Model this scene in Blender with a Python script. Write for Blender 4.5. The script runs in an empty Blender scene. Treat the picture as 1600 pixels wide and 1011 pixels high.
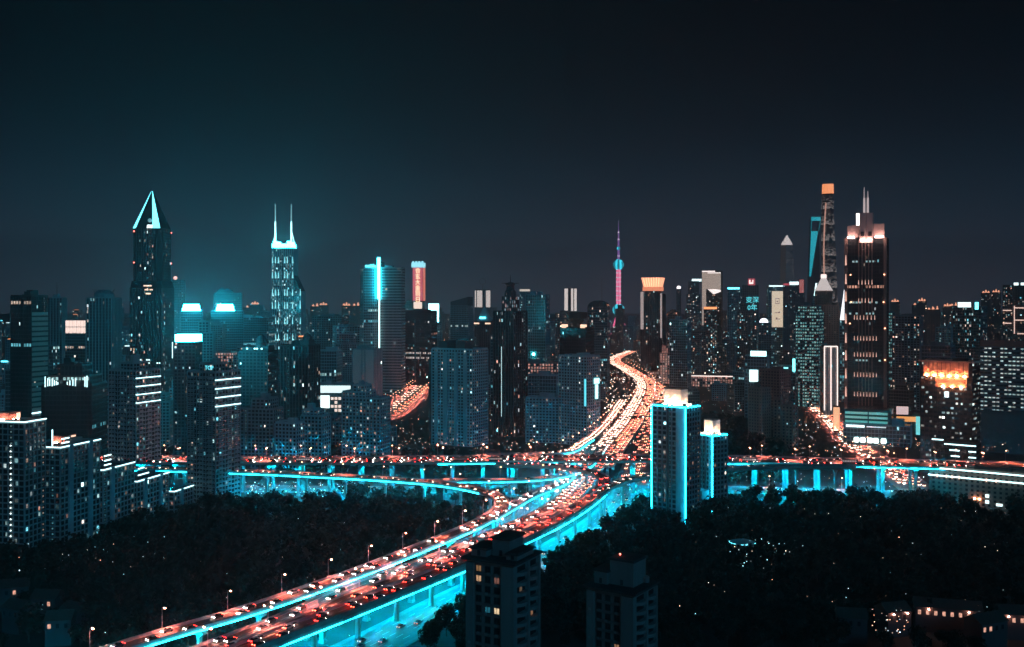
import bpy, math, random, time
from mathutils import Vector

# ------------------------------------------------------------------ camera, sky, fill light, exposure
T0 = time.time()
R = math.radians
sc = bpy.context.scene
F, CX, YH, H = 1570.0, 800.0, 470.0, 140.0      # focal length in photo pixels, principal column, horizon row, eye height
cam = bpy.data.cameras.new('camera')
cam.sensor_width = 36.0
cam.lens = 36.0 * F / 1600.0
cam.shift_y = -(505.5 - YH) / 1600.0
cam.clip_start = 1.0
cam.clip_end = 30000.0
camo = bpy.data.objects.new('camera', cam)
camo.location = (0, 0, H)
camo.rotation_euler = (R(90), 0, 0)
sc.collection.objects.link(camo)
sc.camera = camo

w = bpy.data.worlds.new('World')
sc.world = w
w.use_nodes = True
nt = w.node_tree
nt.nodes.clear()
out = nt.nodes.new('ShaderNodeOutputWorld')
SUN_EL, SUN_AZ = 24.0, 150.0                     # direction of the added teal fill, behind the camera's right shoulder
sky = nt.nodes.new('ShaderNodeTexSky')
sky.sky_type = 'NISHITA'
sky.sun_disc = False
sky.sun_elevation = R(-6.0)
sky.sun_rotation = R(SUN_AZ)
bg1 = nt.nodes.new('ShaderNodeBackground')
bg1.inputs['Strength'].default_value = 0.005
nt.links.new(sky.outputs[0], bg1.inputs['Color'])
tc = nt.nodes.new('ShaderNodeTexCoord')
sep = nt.nodes.new('ShaderNodeSeparateXYZ')
nt.links.new(tc.outputs['Generated'], sep.inputs[0])
ramp = nt.nodes.new('ShaderNodeValToRGB')        # city sky glow: brightest along the horizon all the way round
ramp.color_ramp.interpolation = 'B_SPLINE'
SKY = [(0.0, (0.100, 0.120, 0.175)), (0.04, (0.056, 0.080, 0.124)), (0.09, (0.0125, 0.032, 0.055)),
       (0.16, (0.0020, 0.0065, 0.012)), (0.25, (0.0004, 0.0016, 0.0034)), (0.36, (0.0001, 0.0005, 0.0011)), (1.0, (0.0001, 0.0004, 0.0009))]
el = ramp.color_ramp.elements
el[0].position = SKY[0][0]; el[0].color = (*SKY[0][1], 1)
el[1].position = SKY[-1][0]; el[1].color = (*SKY[-1][1], 1)
for p, c in SKY[1:-1]:
    e = el.new(p); e.color = (*c, 1)
nt.links.new(sep.outputs['Z'], ramp.inputs[0])
bg2 = nt.nodes.new('ShaderNodeBackground')
bg2.inputs['Strength'].default_value = 0.80
nt.links.new(ramp.outputs[0], bg2.inputs['Color'])
add = nt.nodes.new('ShaderNodeAddShader')
nt.links.new(bg1.outputs[0], add.inputs[0])
nt.links.new(bg2.outputs[0], add.inputs[1])
nt.links.new(add.outputs[0], out.inputs['Surface'])

sun = bpy.data.lights.new('teal_fill', 'SUN')  # added teal fill, stands in for the light of the city
sun.energy = 0.31
sun.angle = R(12)
sun.color = (0.03, 0.55, 1.0)
suno = bpy.data.objects.new('teal_fill', sun)
d = Vector((math.sin(R(SUN_AZ)) * math.cos(R(SUN_EL)), math.cos(R(SUN_AZ)) * math.cos(R(SUN_EL)), math.sin(R(SUN_EL))))
suno.rotation_euler = d.to_track_quat('Z', 'Y').to_euler()
suno.location = (100, -100, 400)
sc.collection.objects.link(suno)

sc.view_settings.view_transform = 'Standard'
sc.view_settings.look = 'None'
sc.view_settings.exposure = 0.0
sc.view_settings.gamma = 1.0
sc.view_settings.use_curve_mapping = False
sc.render.engine = 'CYCLES'
cy = sc.cycles
cy.use_denoising = True
cy.denoiser = 'OPENIMAGEDENOISE'
cy.use_light_tree = True
cy.max_bounces = 5
cy.diffuse_bounces = 2
cy.glossy_bounces = 2
cy.transmission_bounces = 2
cy.volume_bounces = 1
cy.transparent_max_bounces = 4
cy.sample_clamp_indirect = 1.0
cy.sample_clamp_direct = 0.0
cy.use_adaptive_sampling = True
cy.adaptive_threshold = 0.02
cy.caustics_reflective = False
cy.caustics_refractive = False

# ------------------------------------------------------------------ helpers
COL = sc.collection
rng = random.Random(11)
U = rng.uniform


def P(x, y, z):
    """photo pixel + height above the ground -> the point of the place that shows there"""
    Y = (H - z) * F / (y - YH)
    return ((x - CX) * Y / F, Y, z)


def PX(x, Y):
    return (x - CX) * Y / F


def PZ(y, Y):
    return H - (y - YH) * Y / F


MATS = {}


def mat(name, col, rough=0.8, var=0.25, scale=0.15, spec=0.3, metal=0.0, bump=0.0, streak=False):
    if name in MATS:
        return MATS[name]
    m = bpy.data.materials.new(name)
    m.use_nodes = True
    t = m.node_tree
    b = t.nodes['Principled BSDF']
    b.inputs['Roughness'].default_value = rough
    b.inputs['Specular IOR Level'].default_value = spec
    b.inputs['Metallic'].default_value = metal
    tcn = t.nodes.new('ShaderNodeTexCoord')
    mp = t.nodes.new('ShaderNodeMapping')
    if streak:
        mp.inputs['Scale'].default_value = (1.0, 1.0, 0.12)
    n = t.nodes.new('ShaderNodeTexNoise')
    n.inputs['Scale'].default_value = scale
    n.inputs['Detail'].default_value = 6.0
    n.inputs['Roughness'].default_value = 0.65
    t.links.new(tcn.outputs['Object'], mp.inputs[0])
    t.links.new(mp.outputs[0], n.inputs['Vector'])
    mx = t.nodes.new('ShaderNodeMix')
    mx.data_type = 'RGBA'
    t.links.new(n.outputs['Fac'], mx.inputs['Factor'])
    a = tuple(max(0.0, c * (1 - 1.6 * var)) for c in col)
    z = tuple(min(1.0, c * (1 + 1.6 * var)) for c in col)
    mx.inputs['A'].default_value = (*a, 1)
    mx.inputs['B'].default_value = (*z, 1)
    t.links.new(mx.outputs['Result'], b.inputs['Base Color'])
    if bump:
        bp = t.nodes.new('ShaderNodeBump')
        bp.inputs['Strength'].default_value = bump
        t.links.new(n.outputs['Fac'], bp.inputs['Height'])
        t.links.new(bp.outputs[0], b.inputs['Normal'])
    MATS[name] = m
    return m


def emi(name, col, strength, sample=True, base=(0.5, 0.5, 0.5)):
    if name in MATS:
        return MATS[name]
    m = bpy.data.materials.new(name)
    m.use_nodes = True
    b = m.node_tree.nodes['Principled BSDF']
    b.inputs['Base Color'].default_value = (*base, 1)
    b.inputs['Roughness'].default_value = 0.5
    b.inputs['Emission Color'].default_value = (*col, 1)
    b.inputs['Emission Strength'].default_value = strength
    m.cycles.emission_sampling = 'AUTO' if sample else 'NONE'
    MATS[name] = m
    return m


def emi_attr(name, strength, sample=False):
    """lit panes: each pane carries its own lamp colour and brightness"""
    if name in MATS:
        return MATS[name]
    m = bpy.data.materials.new(name)
    m.use_nodes = True
    t = m.node_tree
    b = t.nodes['Principled BSDF']
    b.inputs['Base Color'].default_value = (0.03, 0.04, 0.045, 1)
    b.inputs['Roughness'].default_value = 0.2
    a = t.nodes.new('ShaderNodeAttribute')
    a.attribute_name = 'Col'
    n = t.nodes.new('ShaderNodeTexNoise')
    n.inputs['Scale'].default_value = 0.9
    tcn = t.nodes.new('ShaderNodeTexCoord')
    t.links.new(tcn.outputs['Object'], n.inputs['Vector'])
    mr = t.nodes.new('ShaderNodeMapRange')
    mr.inputs['From Min'].default_value = 0.3
    mr.inputs['From Max'].default_value = 0.7
    mr.inputs['To Min'].default_value = 0.45 * strength
    mr.inputs['To Max'].default_value = 1.3 * strength
    t.links.new(n.outputs['Fac'], mr.inputs['Value'])
    t.links.new(a.outputs['Color'], b.inputs['Emission Color'])
    t.links.new(mr.outputs[0], b.inputs['Emission Strength'])
    m.cycles.emission_sampling = 'AUTO' if sample else 'NONE'
    MATS[name] = m
    return m


class MB:
    def __init__(s):
        s.v = []; s.f = []; s.m = []; s.c = []

    def quad(s, a, b, c, d, mi=0, col=None):
        i = len(s.v)
        s.v += [a, b, c, d]
        s.f.append((i, i + 1, i + 2, i + 3)); s.m.append(mi); s.c.append(col)

    def poly(s, pts, mi=0, col=None):
        i = len(s.v)
        s.v += list(pts)
        s.f.append(tuple(range(i, i + len(pts)))); s.m.append(mi); s.c.append(col)

    def hexa(s, q, mi=0, col=None):
        """q: eight points, bottom loop then top loop"""
        i = len(s.v)
        s.v += list(q)
        for f in ((3, 2, 1, 0), (4, 5, 6, 7), (0, 1, 5, 4), (1, 2, 6, 5), (2, 3, 7, 6), (3, 0, 4, 7)):
            s.f.append(tuple(i + k for k in f)); s.m.append(mi); s.c.append(col)

    def box(s, x0, x1, y0, y1, z0, z1, mi=0, col=None):
        s.hexa([(x0, y0, z0), (x1, y0, z0), (x1, y1, z0), (x0, y1, z0),
                (x0, y0, z1), (x1, y0, z1), (x1, y1, z1), (x0, y1, z1)], mi, col)

    def loft(s, rings, mi=0, cap=True, col=None):
        i = len(s.v)
        n = len(rings[0])
        for r in rings:
            s.v += list(r)
        for k in range(len(rings) - 1):
            for j in range(n):
                a = i + k * n + j; b = i + k * n + (j + 1) % n
                s.f.append((a, b, b + n, a + n)); s.m.append(mi); s.c.append(col)
        if cap:
            s.f.append(tuple(i + j for j in reversed(range(n)))); s.m.append(mi); s.c.append(col)
            e = i + (len(rings) - 1) * n
            s.f.append(tuple(e + j for j in range(n))); s.m.append(mi); s.c.append(col)

    def tube(s, a, b, ra, rb, n=8, mi=0, col=None):
        a = Vector(a); b = Vector(b)
        z = (b - a).normalized()
        x = z.orthogonal().normalized(); y = z.cross(x)
        rr = []
        for p, r in ((a, ra), (b, rb)):
            rr.append([tuple(p + x * (r * math.cos(2 * math.pi * k / n)) + y * (r * math.sin(2 * math.pi * k / n))) for k in range(n)])
        s.loft(rr, mi, True, col)

    def lathe(s, prof, n=16, cx=0, cy=0, mi=0, col=None):
        s.loft([[(cx + r * math.cos(2 * math.pi * k / n), cy + r * math.sin(2 * math.pi * k / n), z) for k in range(n)] for r, z in prof], mi, True, col)

    def sphere(s, c, r, n=14, m=9, mi=0, col=None):
        s.loft([[(c[0] + r * math.sin(math.pi * j / m) * math.cos(2 * math.pi * k / n),
                  c[1] + r * math.sin(math.pi * j / m) * math.sin(2 * math.pi * k / n),
                  c[2] - r * math.cos(math.pi * j / m)) for k in range(n)] for j in range(1, m)], mi, True, col)

    def octa(s, c, r, mi=0, col=None):
        i = len(s.v)
        x, y, z = c
        s.v += [(x + r, y, z), (x, y + r, z), (x - r, y, z), (x, y - r, z), (x, y, z + r), (x, y, z - r)]
        for a, b in ((0, 1), (1, 2), (2, 3), (3, 0)):
            s.f += [(i + a, i + b, i + 4), (i + b, i + a, i + 5)]; s.m += [mi, mi]; s.c += [col, col]

    def mesh(s, name, mats):
        me = bpy.data.meshes.new(name)
        me.from_pydata(s.v, [], s.f)
        if not isinstance(mats, (list, tuple)):
            mats = [mats]
        for m in mats:
            me.materials.append(m)
        if len(mats) > 1:
            me.polygons.foreach_set('material_index', s.m)
        if any(c is not None for c in s.c):
            at = me.color_attributes.new('Col', 'FLOAT_COLOR', 'CORNER')
            buf = []
            for f, c in zip(s.f, s.c):
                c = c or (0, 0, 0)
                buf += [c[0], c[1], c[2], 1.0] * len(f)
            at.data.foreach_set('color', buf)
        me.update()
        return me

    def build(s, name, mats, parent=None, kind=None, label=None):
        if not s.f:
            return None
        o = bpy.data.objects.new(name, s.mesh(name, mats))
        COL.objects.link(o)
        o.parent = parent
        if kind:
            o['kind'] = kind
        if label:
            o['label'] = label
        return o


def thing(name, label, cat, loc=(0, 0, 0), rz=0.0, group=None):
    o = bpy.data.objects.new(name, None)
    o.empty_display_size = 1.0
    COL.objects.link(o)
    o.location = loc
    o.rotation_euler = (0, 0, rz)
    o['label'] = label; o['category'] = cat
    if group:
        o['group'] = group
    return o


def inst(name, me, parent, loc=(0, 0, 0), rz=0.0, sc_=None):
    o = bpy.data.objects.new(name, me)
    COL.objects.link(o)
    o.parent = parent
    o.location = loc
    o.rotation_euler = (0, 0, rz)
    if sc_:
        o.scale = sc_
    return o


def lettering(text, parent, loc, size, m, rz=0.0, name='sign_lettering', align='CENTER', ext=0.15):
    c = bpy.data.curves.new('lettering', 'FONT')
    c.body = text; c.size = size; c.extrude = ext
    c.align_x = align; c.align_y = 'CENTER'
    c.resolution_u = 3
    o = bpy.data.objects.new('lettering_curve', c)
    COL.objects.link(o)
    dg = bpy.context.evaluated_depsgraph_get()
    me = bpy.data.meshes.new_from_object(o.evaluated_get(dg))
    bpy.data.objects.remove(o)
    me.materials.clear(); me.materials.append(m)
    q = bpy.data.objects.new(name, me)
    COL.objects.link(q)
    q.parent = parent; q.location = loc; q.rotation_euler = (R(90), 0, rz)
    return q


# ------------------------------------------------------------------ materials
CONC = mat('concrete', (0.34, 0.34, 0.33), 0.85, 0.2, 0.25, streak=True)
CONC_D = mat('weathered_concrete', (0.22, 0.22, 0.22), 0.85, 0.25, 0.3, streak=True)
ASPH = mat('asphalt', (0.055, 0.053, 0.052), 0.75, 0.25, 0.35)
ASPH_W = mat('worn_asphalt', (0.12, 0.113, 0.108), 0.6, 0.36, 0.12, spec=.5)
PAINT = mat('road_paint', (0.7, 0.7, 0.68), 0.7, 0.1, 0.8)
GROUND = mat('city_ground', (0.045, 0.05, 0.048), 0.9, 0.5, 0.02)
W_PALE = mat('pale_plaster', (0.58, 0.58, 0.56), 0.8, 0.12, 0.12, streak=True)
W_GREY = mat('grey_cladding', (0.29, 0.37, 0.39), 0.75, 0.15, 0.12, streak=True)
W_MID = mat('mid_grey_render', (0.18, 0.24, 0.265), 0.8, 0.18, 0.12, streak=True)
W_DARK = mat('dark_stone', (0.075, 0.078, 0.085), 0.6, 0.2, 0.15, streak=True)
W_BLACK = mat('black_stone', (0.03, 0.032, 0.035), 0.5, 0.2, 0.15)
W_BROWN = mat('brown_brick', (0.27, 0.19, 0.165), 0.85, 0.15, 0.2, streak=True)
W_PINK = mat('pink_granite', (0.38, 0.27, 0.25), 0.6, 0.12, 0.2, streak=True)
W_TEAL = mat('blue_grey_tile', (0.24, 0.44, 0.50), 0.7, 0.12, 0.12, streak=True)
GLASS = mat('dark_window_glass', (0.018, 0.028, 0.034), 0.16, 0.3, 0.4, spec=0.6)
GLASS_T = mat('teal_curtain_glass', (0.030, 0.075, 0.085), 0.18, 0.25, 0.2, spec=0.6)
GLASS_B = mat('grey_curtain_glass', (0.06, 0.065, 0.075), 0.2, 0.25, 0.2, spec=0.6)
ROOF = mat('bitumen_roof', (0.05, 0.052, 0.055), 0.9, 0.3, 0.25)
METAL = mat('painted_metal', (0.35, 0.36, 0.37), 0.45, 0.1, 0.5, metal=0.6)
METAL_D = mat('dark_metal', (0.06, 0.06, 0.065), 0.5, 0.15, 0.5, metal=0.5)
LIT = emi_attr('lit_window', 1.0)
LED = emi('cyan_led', (0.016, 0.70, 1.0), 11.0)

for _m in (LED,):
    _t = _m.node_tree
    _n = _t.nodes.new('ShaderNodeTexNoise'); _n.inputs['Scale'].default_value = 0.22; _n.inputs['Detail'].default_value = 3.0
    _c = _t.nodes.new('ShaderNodeTexCoord'); _t.links.new(_c.outputs['Object'], _n.inputs['Vector'])
    _r = _t.nodes.new('ShaderNodeMapRange'); _r.inputs['From Min'].default_value = .34; _r.inputs['From Max'].default_value = .66
    _r.inputs['To Min'].default_value = 2.0; _r.inputs['To Max'].default_value = 19.0
    _t.links.new(_n.outputs['Fac'], _r.inputs['Value']); _t.links.new(_r.outputs[0], _t.nodes['Principled BSDF'].inputs['Emission Strength'])
LEDT = emi('tower_led', (0.010, 0.68, 1.0), 34.0)
LEDF = emi('cyan_floodlight', (0.0, 0.60, 1.0), 1450.0)
LEDA = emi('high_cyan_floodlight', (0.0, 0.60, 1.0), 4800.0)
LEDN = emi('cyan_led_line', (0.16, 0.86, 1.0), 3.0, False)
LEDW = emi('white_led_line', (0.62, 0.97, 1.0), 2.6, False)
SIGNC = emi('cyan_sign', (0.12, 0.85, 1.0), 5.0)
SIGNG = emi('glaring_cyan_sign', (0.02, 0.75, 1.0), 150.0)
SIGND = emi('dim_cyan_sign', (0.12, 0.85, 0.95), 1.3, False)
SIGNW = emi('white_sign', (0.75, 1.0, 1.0), 2.0, False)
SIGNO = emi('orange_sign', (1.0, 0.30, 0.10), 2.0, False)
SIGNR = emi('red_sign', (1.0, 0.10, 0.13), 0.62, False)
WARM = emi('warm_light', (1.0, 0.62, 0.42), 1.6, False)
LAMPE = emi('sodium_lamp', (1.0, 0.19, 0.13), 12500.0)
BEACON = emi('red_beacon', (1.0, 0.16, 0.12), 6.0, False)

# ------------------------------------------------------------------ ground
g = MB()
g.quad((-7000, -300, 0), (7000, -300, 0), (7000, 11000, 0), (-7000, 11000, 0))
gr = g.build('ground', GROUND)
gr['kind'] = 'structure'


# ------------------------------------------------------------------ curves for roads
class Curve:
    def __init__(s, pts, step=6.0):
        pts = [Vector(p) for p in pts]
        ext = [pts[0] * 2 - pts[1]] + pts + [pts[-1] * 2 - pts[-2]]
        fine = []
        for i in range(1, len(ext) - 2):
            p0, p1, p2, p3 = ext[i - 1:i + 3]
            n = max(4, int((p2 - p1).length / 2.0))
            for k in range(n):
                t = k / n
                fine.append(0.5 * ((2 * p1) + (p2 - p0) * t + (2 * p0 - 5 * p1 + 4 * p2 - p3) * t * t + (3 * p1 - p0 - 3 * p2 + p3) * t ** 3))
        fine.append(pts[-1])
        s.p = fine
        s.s = [0.0]
        for a, b in zip(fine, fine[1:]):
            s.s.append(s.s[-1] + (b - a).length)
        s.L = s.s[-1]

    def at(s, d):
        import bisect
        d = min(max(d, 0.0), s.L - 1e-4)
        i = min(bisect.bisect_right(s.s, d) - 1, len(s.p) - 2)
        t = (d - s.s[i]) / max(1e-6, s.s[i + 1] - s.s[i])
        p = s.p[i].lerp(s.p[i + 1], t)
        i0 = max(0, i - 2); i1 = min(len(s.p) - 1, i + 3)
        tan = s.p[i1] - s.p[i0]
        tan.normalize()
        rt = Vector((tan.y, -tan.x, 0)).normalized()
        return p, tan, rt

    def dist(s, x, y):
        return min(math.hypot(q.x - x, q.y - y) for q in s.p[::4])


def sweep(mb, cv, s0, s1, prof, closed=True, step=6.0, mi=0):
    n = max(2, int((s1 - s0) / step))
    rings = []
    for k in range(n + 1):
        p, t, r = cv.at(s0 + (s1 - s0) * k / n)
        rings.append([(p.x + r.x * o, p.y + r.y * o, p.z + dz) for o, dz in prof])
    if closed:
        mb.loft(rings, mi)
    else:
        for a, b in zip(rings, rings[1:]):
            for j in range(len(prof) - 1):
                mb.quad(a[j], a[j + 1], b[j + 1], b[j], mi)


DECKS = {}


def viaduct(key, label, pts, width, lanes, pier_step=28.0, piers=True, led=(1, 1), flood=True, pier_skip=None, surf=ASPH_W, pier_w=None, median=False, led_z=-0.42, led_h=.53, fascia=None):
    cv = Curve(pts)
    DECKS[key] = (cv, width)
    root = thing('viaduct', label, 'viaduct')
    w2 = width / 2
    m = MB()
    sweep(m, cv, 0, cv.L, [(-w2, -0.02), (w2, -0.02), (w2, -0.45), (w2 * 0.62, -0.8), (w2 * 0.45, -2.0), (-w2 * 0.45, -2.0), (-w2 * 0.62, -0.8), (-w2, -0.45)])
    m.build('girder', CONC, root)
    m = MB()
    sweep(m, cv, 0, cv.L, [(-w2 + 0.42, 0.0), (w2 - 0.42, 0.0)], False)
    m.build('road_surface', surf, root)
    for sd in (-1, 1):
        m = MB()
        a, b = sd * (w2 - 0.4), sd * (w2 + 0.03)
        sweep(m, cv, 0, cv.L, [(a, -0.1), (b, -0.62), (b, 1.0), (sd * (w2 - 0.22), 1.12), (sd * (w2 - 0.3), 1.0)])
        m.build('parapet', CONC, root)
        rg = led[0 if sd < 0 else 1]
        for (s0, s1) in ([(0, 1)] if rg == 1 else (rg or [])):
            m = MB()
            a, b = sd * (w2 + 0.12), sd * (w2 + 0.42)
            sweep(m, cv, cv.L * s0, cv.L * s1, [(a, led_z - led_h), (b, led_z - led_h), (b, led_z), (a, led_z)])
            m.build('led_strip', LED, root)
    if fascia:
        m = MB()
        a, b = fascia * (w2 - .25), fascia * (w2 + .05)
        sweep(m, cv, 0, cv.L * .62, [(a, -2.7), (b, -2.7), (b, -.64), (a, -.64)])
        m.build('fascia', CONC_D, root)
    if median:
        m = MB()
        sweep(m, cv, 0, cv.L, [(-0.25, -0.01), (0.25, -0.01), (0.12, 0.85), (-0.12, 0.85)])
        m.build('median_barrier', CONC, root)
    if flood:
        for o in ((-w2 * 0.78, w2 * 0.78) if width > 10 else (0.0,)):
            m = MB()
            dz = -0.95 if width > 10 else -2.1
            s = 6.0
            while s < cv.L:
                p, t, r = cv.at(s)
                if p.y > 830:
                    s += 12.0
                    continue
                c = p + r * o
                a = t * 1.2; b = r * 0.3
                z = p.z + dz
                m.hexa([(c.x - a.x - b.x, c.y - a.y - b.y, z), (c.x + a.x - b.x, c.y + a.y - b.y, z), (c.x + a.x + b.x, c.y + a.y + b.y, z), (c.x - a.x + b.x, c.y - a.y + b.y, z),
                        (c.x - a.x - b.x, c.y - a.y - b.y, z + .15), (c.x + a.x - b.x, c.y + a.y - b.y, z + .15), (c.x + a.x + b.x, c.y + a.y + b.y, z + .15), (c.x - a.x + b.x, c.y - a.y + b.y, z + .15)])
                s += 24.0
            m.build('floodlight_row', LEDF if width < 30 else LEDA, root, 'stuff')
    # lane markings; edge lines widened to read as light streaks
    m = MB()
    inner = width - 1.6
    for k in range(1, lanes):
        o = -inner / 2 + inner * k / lanes
        if median and abs(o) < 0.5:
            continue
        s = 2.0
        while s < cv.L - 6:
            p, t, r = cv.at(s); q, t2, r2 = cv.at(s + 5)
            c = p + r * o; e = q + r2 * o
            m.quad((c.x - r.x * .09, c.y - r.y * .09, c.z + .012), (c.x + r.x * .09, c.y + r.y * .09, c.z + .012),
                   (e.x + r2.x * .09, e.y + r2.y * .09, e.z + .012), (e.x - r2.x * .09, e.y - r2.y * .09, e.z + .012))
            s += 9
    for sd in (-1, 1):
        o = sd * (inner / 2 + 0.1)
        sweep(m, cv, 0, cv.L, [(o - .15, .012), (o + .15, .012)], False)
    m.build('lane_marking', PAINT, root, 'stuff')
    if piers:
        s = pier_step * 0.5
        while s < cv.L:
            p, t, r = cv.at(s)
            if p.z > 3.5 and not (pier_skip and pier_skip(p)):
                m = MB()
                pw = pier_w or min(2.0, width * 0.16)
                ang = math.atan2(r.y, r.x)
                ztop = p.z - 2.0

                def rect(hx, hy, z):
                    return [(p.x + r.x * sx * hx + t.x * sy * hy, p.y + r.y * sx * hx + t.y * sy * hy, z) for sx, sy in ((-1, -1), (1, -1), (1, 1), (-1, 1))]
                cols = (0,) if width < 14 else (-width * 0.26, width * 0.26)
                for o in cols:
                    def rc(hx, hy, z, o=o):
                        return [(x + r.x * o, y + r.y * o, z2) for x, y, z2 in rect(hx, hy, z)]
                    m.loft([rc(pw * 0.62, pw * 0.6, 0), rc(pw * 0.62, pw * 0.6, 1.0), rc(pw * 0.5, pw * 0.5, 1.3), rc(pw * 0.5, pw * 0.5, ztop - 2.2)])
                m.loft([rect(max(abs(cols[-1]) + pw * 0.5, pw * .52), pw * 0.52, ztop - 2.4), rect(width * 0.40, pw * 0.56, ztop - 0.9), rect(width * 0.40, pw * 0.56, ztop - 0.02)])
                m.build('pier', CONC, root)
            s += pier_step
    return root


# the interchange
A_PTS = [(-560, 742, 24), (-420, 738, 24), (-255, 731, 24), (-100, 730, 24), (40, 738, 24), (150, 734, 24), (300, 712, 24), (420, 694, 24), (620, 665, 24)]
M_PTS = [(-190, 236, 13), (-97.5, 383, 13), (-69.5, 438, 13), (-31, 501, 13), (20, 600, 13), (45, 683, 12.5), (66, 790, 12)]
R_PTS = [(64, 778, 12.05), (72, 815, 12), (102, 960, 11), (132, 1109, 10), (190, 1427, 10), (216, 1640, 10), (219, 1855, 10), (226, 2218, 10), (310, 2600, 10)]
E_PTS = [(-180, 229, 14), (-95, 368, 14), (-64, 417, 14), (-20.5, 490, 14), (5.5, 537, 14.3), (26, 574, 15.3), (44, 613, 17), (58, 651, 19), (61.5, 671, 20.5), (56, 690, 22), (41, 703, 23.2), (18, 710, 24.0), (-12, 711.5, 24.1)]
W_PTS = [(-207, 258, 16), (-139.5, 359, 16), (-104.5, 404, 16), (-71.5, 457, 16), (-49.5, 498, 16), (-22.5, 549, 16.5), (-10, 582, 17), (-6, 606, 17.5), (-11.5, 630, 18.2), (-27, 648, 19),
         (-50, 663, 19.6), (-86, 674, 20.5), (-130, 682, 21.5), (-175, 688, 22.5), (-260, 697, 23.5), (-420, 706, 24)]
C_PTS = [(-13, 566, 16.75), (-1, 601, 16.6), (12, 640, 16), (26, 672, 15), (36, 702, 14), (44, 742, 13), (57, 800, 12.4), (72, 880, 11.9)]
D_PTS = [(-60, 668.5, 19.7), (-30, 675, 19.2), (-6, 679, 18.5), (20, 692, 17.5), (40, 716, 16.5), (56, 760, 15), (70, 830, 13), (80, 890, 11.9)]
F_PTS = [(240, 704, 24.0), (190, 705.5, 23.8), (150, 703, 23), (120, 695, 22), (96, 684, 21), (78, 672, 20.4), (63, 652, 19.2), (51, 624, 17.6)]
N_PTS = [(-20, 755.5, 24), (10, 758, 24), (33, 768, 23.6), (47, 795, 22), (60, 850, 20), (76, 920, 17.5), (98, 1040, 14), (112, 1120, 11.5), (125, 1200, 10.2)]

m_cv = Curve(M_PTS); a_cv = Curve(A_PTS)
viaduct('A', 'wide top-level viaduct crossing the whole picture above the other ramps', A_PTS, 32.0, 8, 22.0, median=True, pier_skip=lambda p: m_cv.dist(p.x, p.y) < 11, led=(0, [(0.427, 0.50), (0.575, 0.93)]))
viaduct('M', 'broad main viaduct running diagonally from the picture bottom to the far avenue', M_PTS, 16.0, 4, 32.0, median=True, surf=ASPH_W, led=([(0, .8)], 0), led_h=.3)
viaduct('R', 'broad far avenue viaduct packed with lights beyond the crossing viaduct', R_PTS, 29.0, 8, 40.0, median=True, led=(0, 0), flood=False, pier_skip=lambda p: p.y > 1500)
viaduct('E', 'near curved ramp sweeping up from the diagonal viaduct onto the crossing one', E_PTS, 9.4, 2, 26.0, led=(0, 1), led_z=-2.45, led_h=.45, fascia=1)
viaduct('W', 'outer ramp curving from the crossing viaduct down along the dark park', W_PTS, 9.4, 2, 28.0, led=([(.515, 1)], [(0, .49)]))
viaduct('C', 'short ramp forking off the outer ramp towards the far avenue', C_PTS, 8.0, 2, 30.0, led_h=.28)
viaduct('D', 'thin level ramp running beneath the crossing viaduct between its piers', D_PTS, 8.0, 2, 30.0, led_h=.28)
viaduct('F', 'ramp joining the near curve from behind the cyan-edged towers', F_PTS, 8.4, 2, 27.0, led=(0, 1), led_h=.35)
viaduct('N', 'ramp full of headlights dropping from the crossing viaduct to the far avenue', N_PTS, 9.0, 2, 34.0, surf=ASPH_W, led=([(0, .35)], [(0, .35)]))

ROADS = {}


def street(key, name, pts, width, label, lanes=4, surf=ASPH_W, z=0.03):
    cv = Curve([(x, y, z) for x, y in pts])
    ROADS[key] = (cv, width)
    m = MB()
    sweep(m, cv, 0, cv.L, [(-width / 2, 0), (width / 2, 0)], False, 10)
    o = m.build(name, surf)
    o['kind'] = 'structure'
    m = MB()
    for sd in (-1, 1):
        a, b = sd * width / 2, sd * (width / 2 + 3.0)
        sweep(m, cv, 0, cv.L, [(min(a, b), -0.02), (max(a, b), -0.02), (max(a, b), 0.12), (min(a, b), 0.12)], True, 10)
    k = m.build('kerb', CONC_D, o)
    m = MB()
    for i in range(1, lanes):
        of = -width / 2 + width * i / lanes
        s = 2.0
        while s < cv.L - 6:
            p, t, r = cv.at(s); q, t2, r2 = cv.at(s + 5)
            c = p + r * of; e = q + r2 * of
            m.quad((c.x - r.x * .1, c.y - r.y * .1, c.z + .012), (c.x + r.x * .1, c.y + r.y * .1, c.z + .012),
                   (e.x + r2.x * .1, e.y + r2.y * .1, e.z + .012), (e.x - r2.x * .1, e.y - r2.y * .1, e.z + .012))
            s += 13
    m.build('lane_marking', PAINT, o, 'stuff')
    return o


street('G', 'road', [(-152, 250), (-62, 400), (-28, 465), (0, 515), (24, 562), (52, 622), (75, 690), (92, 770), (108, 860), (128, 980), (156, 1120), (210, 1427), (240, 1640), (250, 1900)], 21.0, 'road under the viaduct', 6)
street('G2', 'road', [(-40, 545), (-18, 590), (2, 640), (18, 690), (36, 770), (58, 880), (80, 980), (104, 1120), (158, 1427)], 12.0, 'road', 3)
street('X', 'road', [(-560, 765), (-255, 752), (-100, 744), (40, 748), (160, 744), (300, 724), (430, 705), (640, 676)], 22.0, 'cross street', 6)
street('O', 'road', [(-178, 1050), (-165, 1160), (-152, 1260), (-147, 1500), (-142, 1863), (-130, 2300)], 40.0, 'orange lit street', 8)
street('Q', 'road', [(300, 740), (318, 860), (337, 1000), (381, 1221), (419, 1495), (450, 1800)], 22.0, 'lamp lit street', 6)

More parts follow.
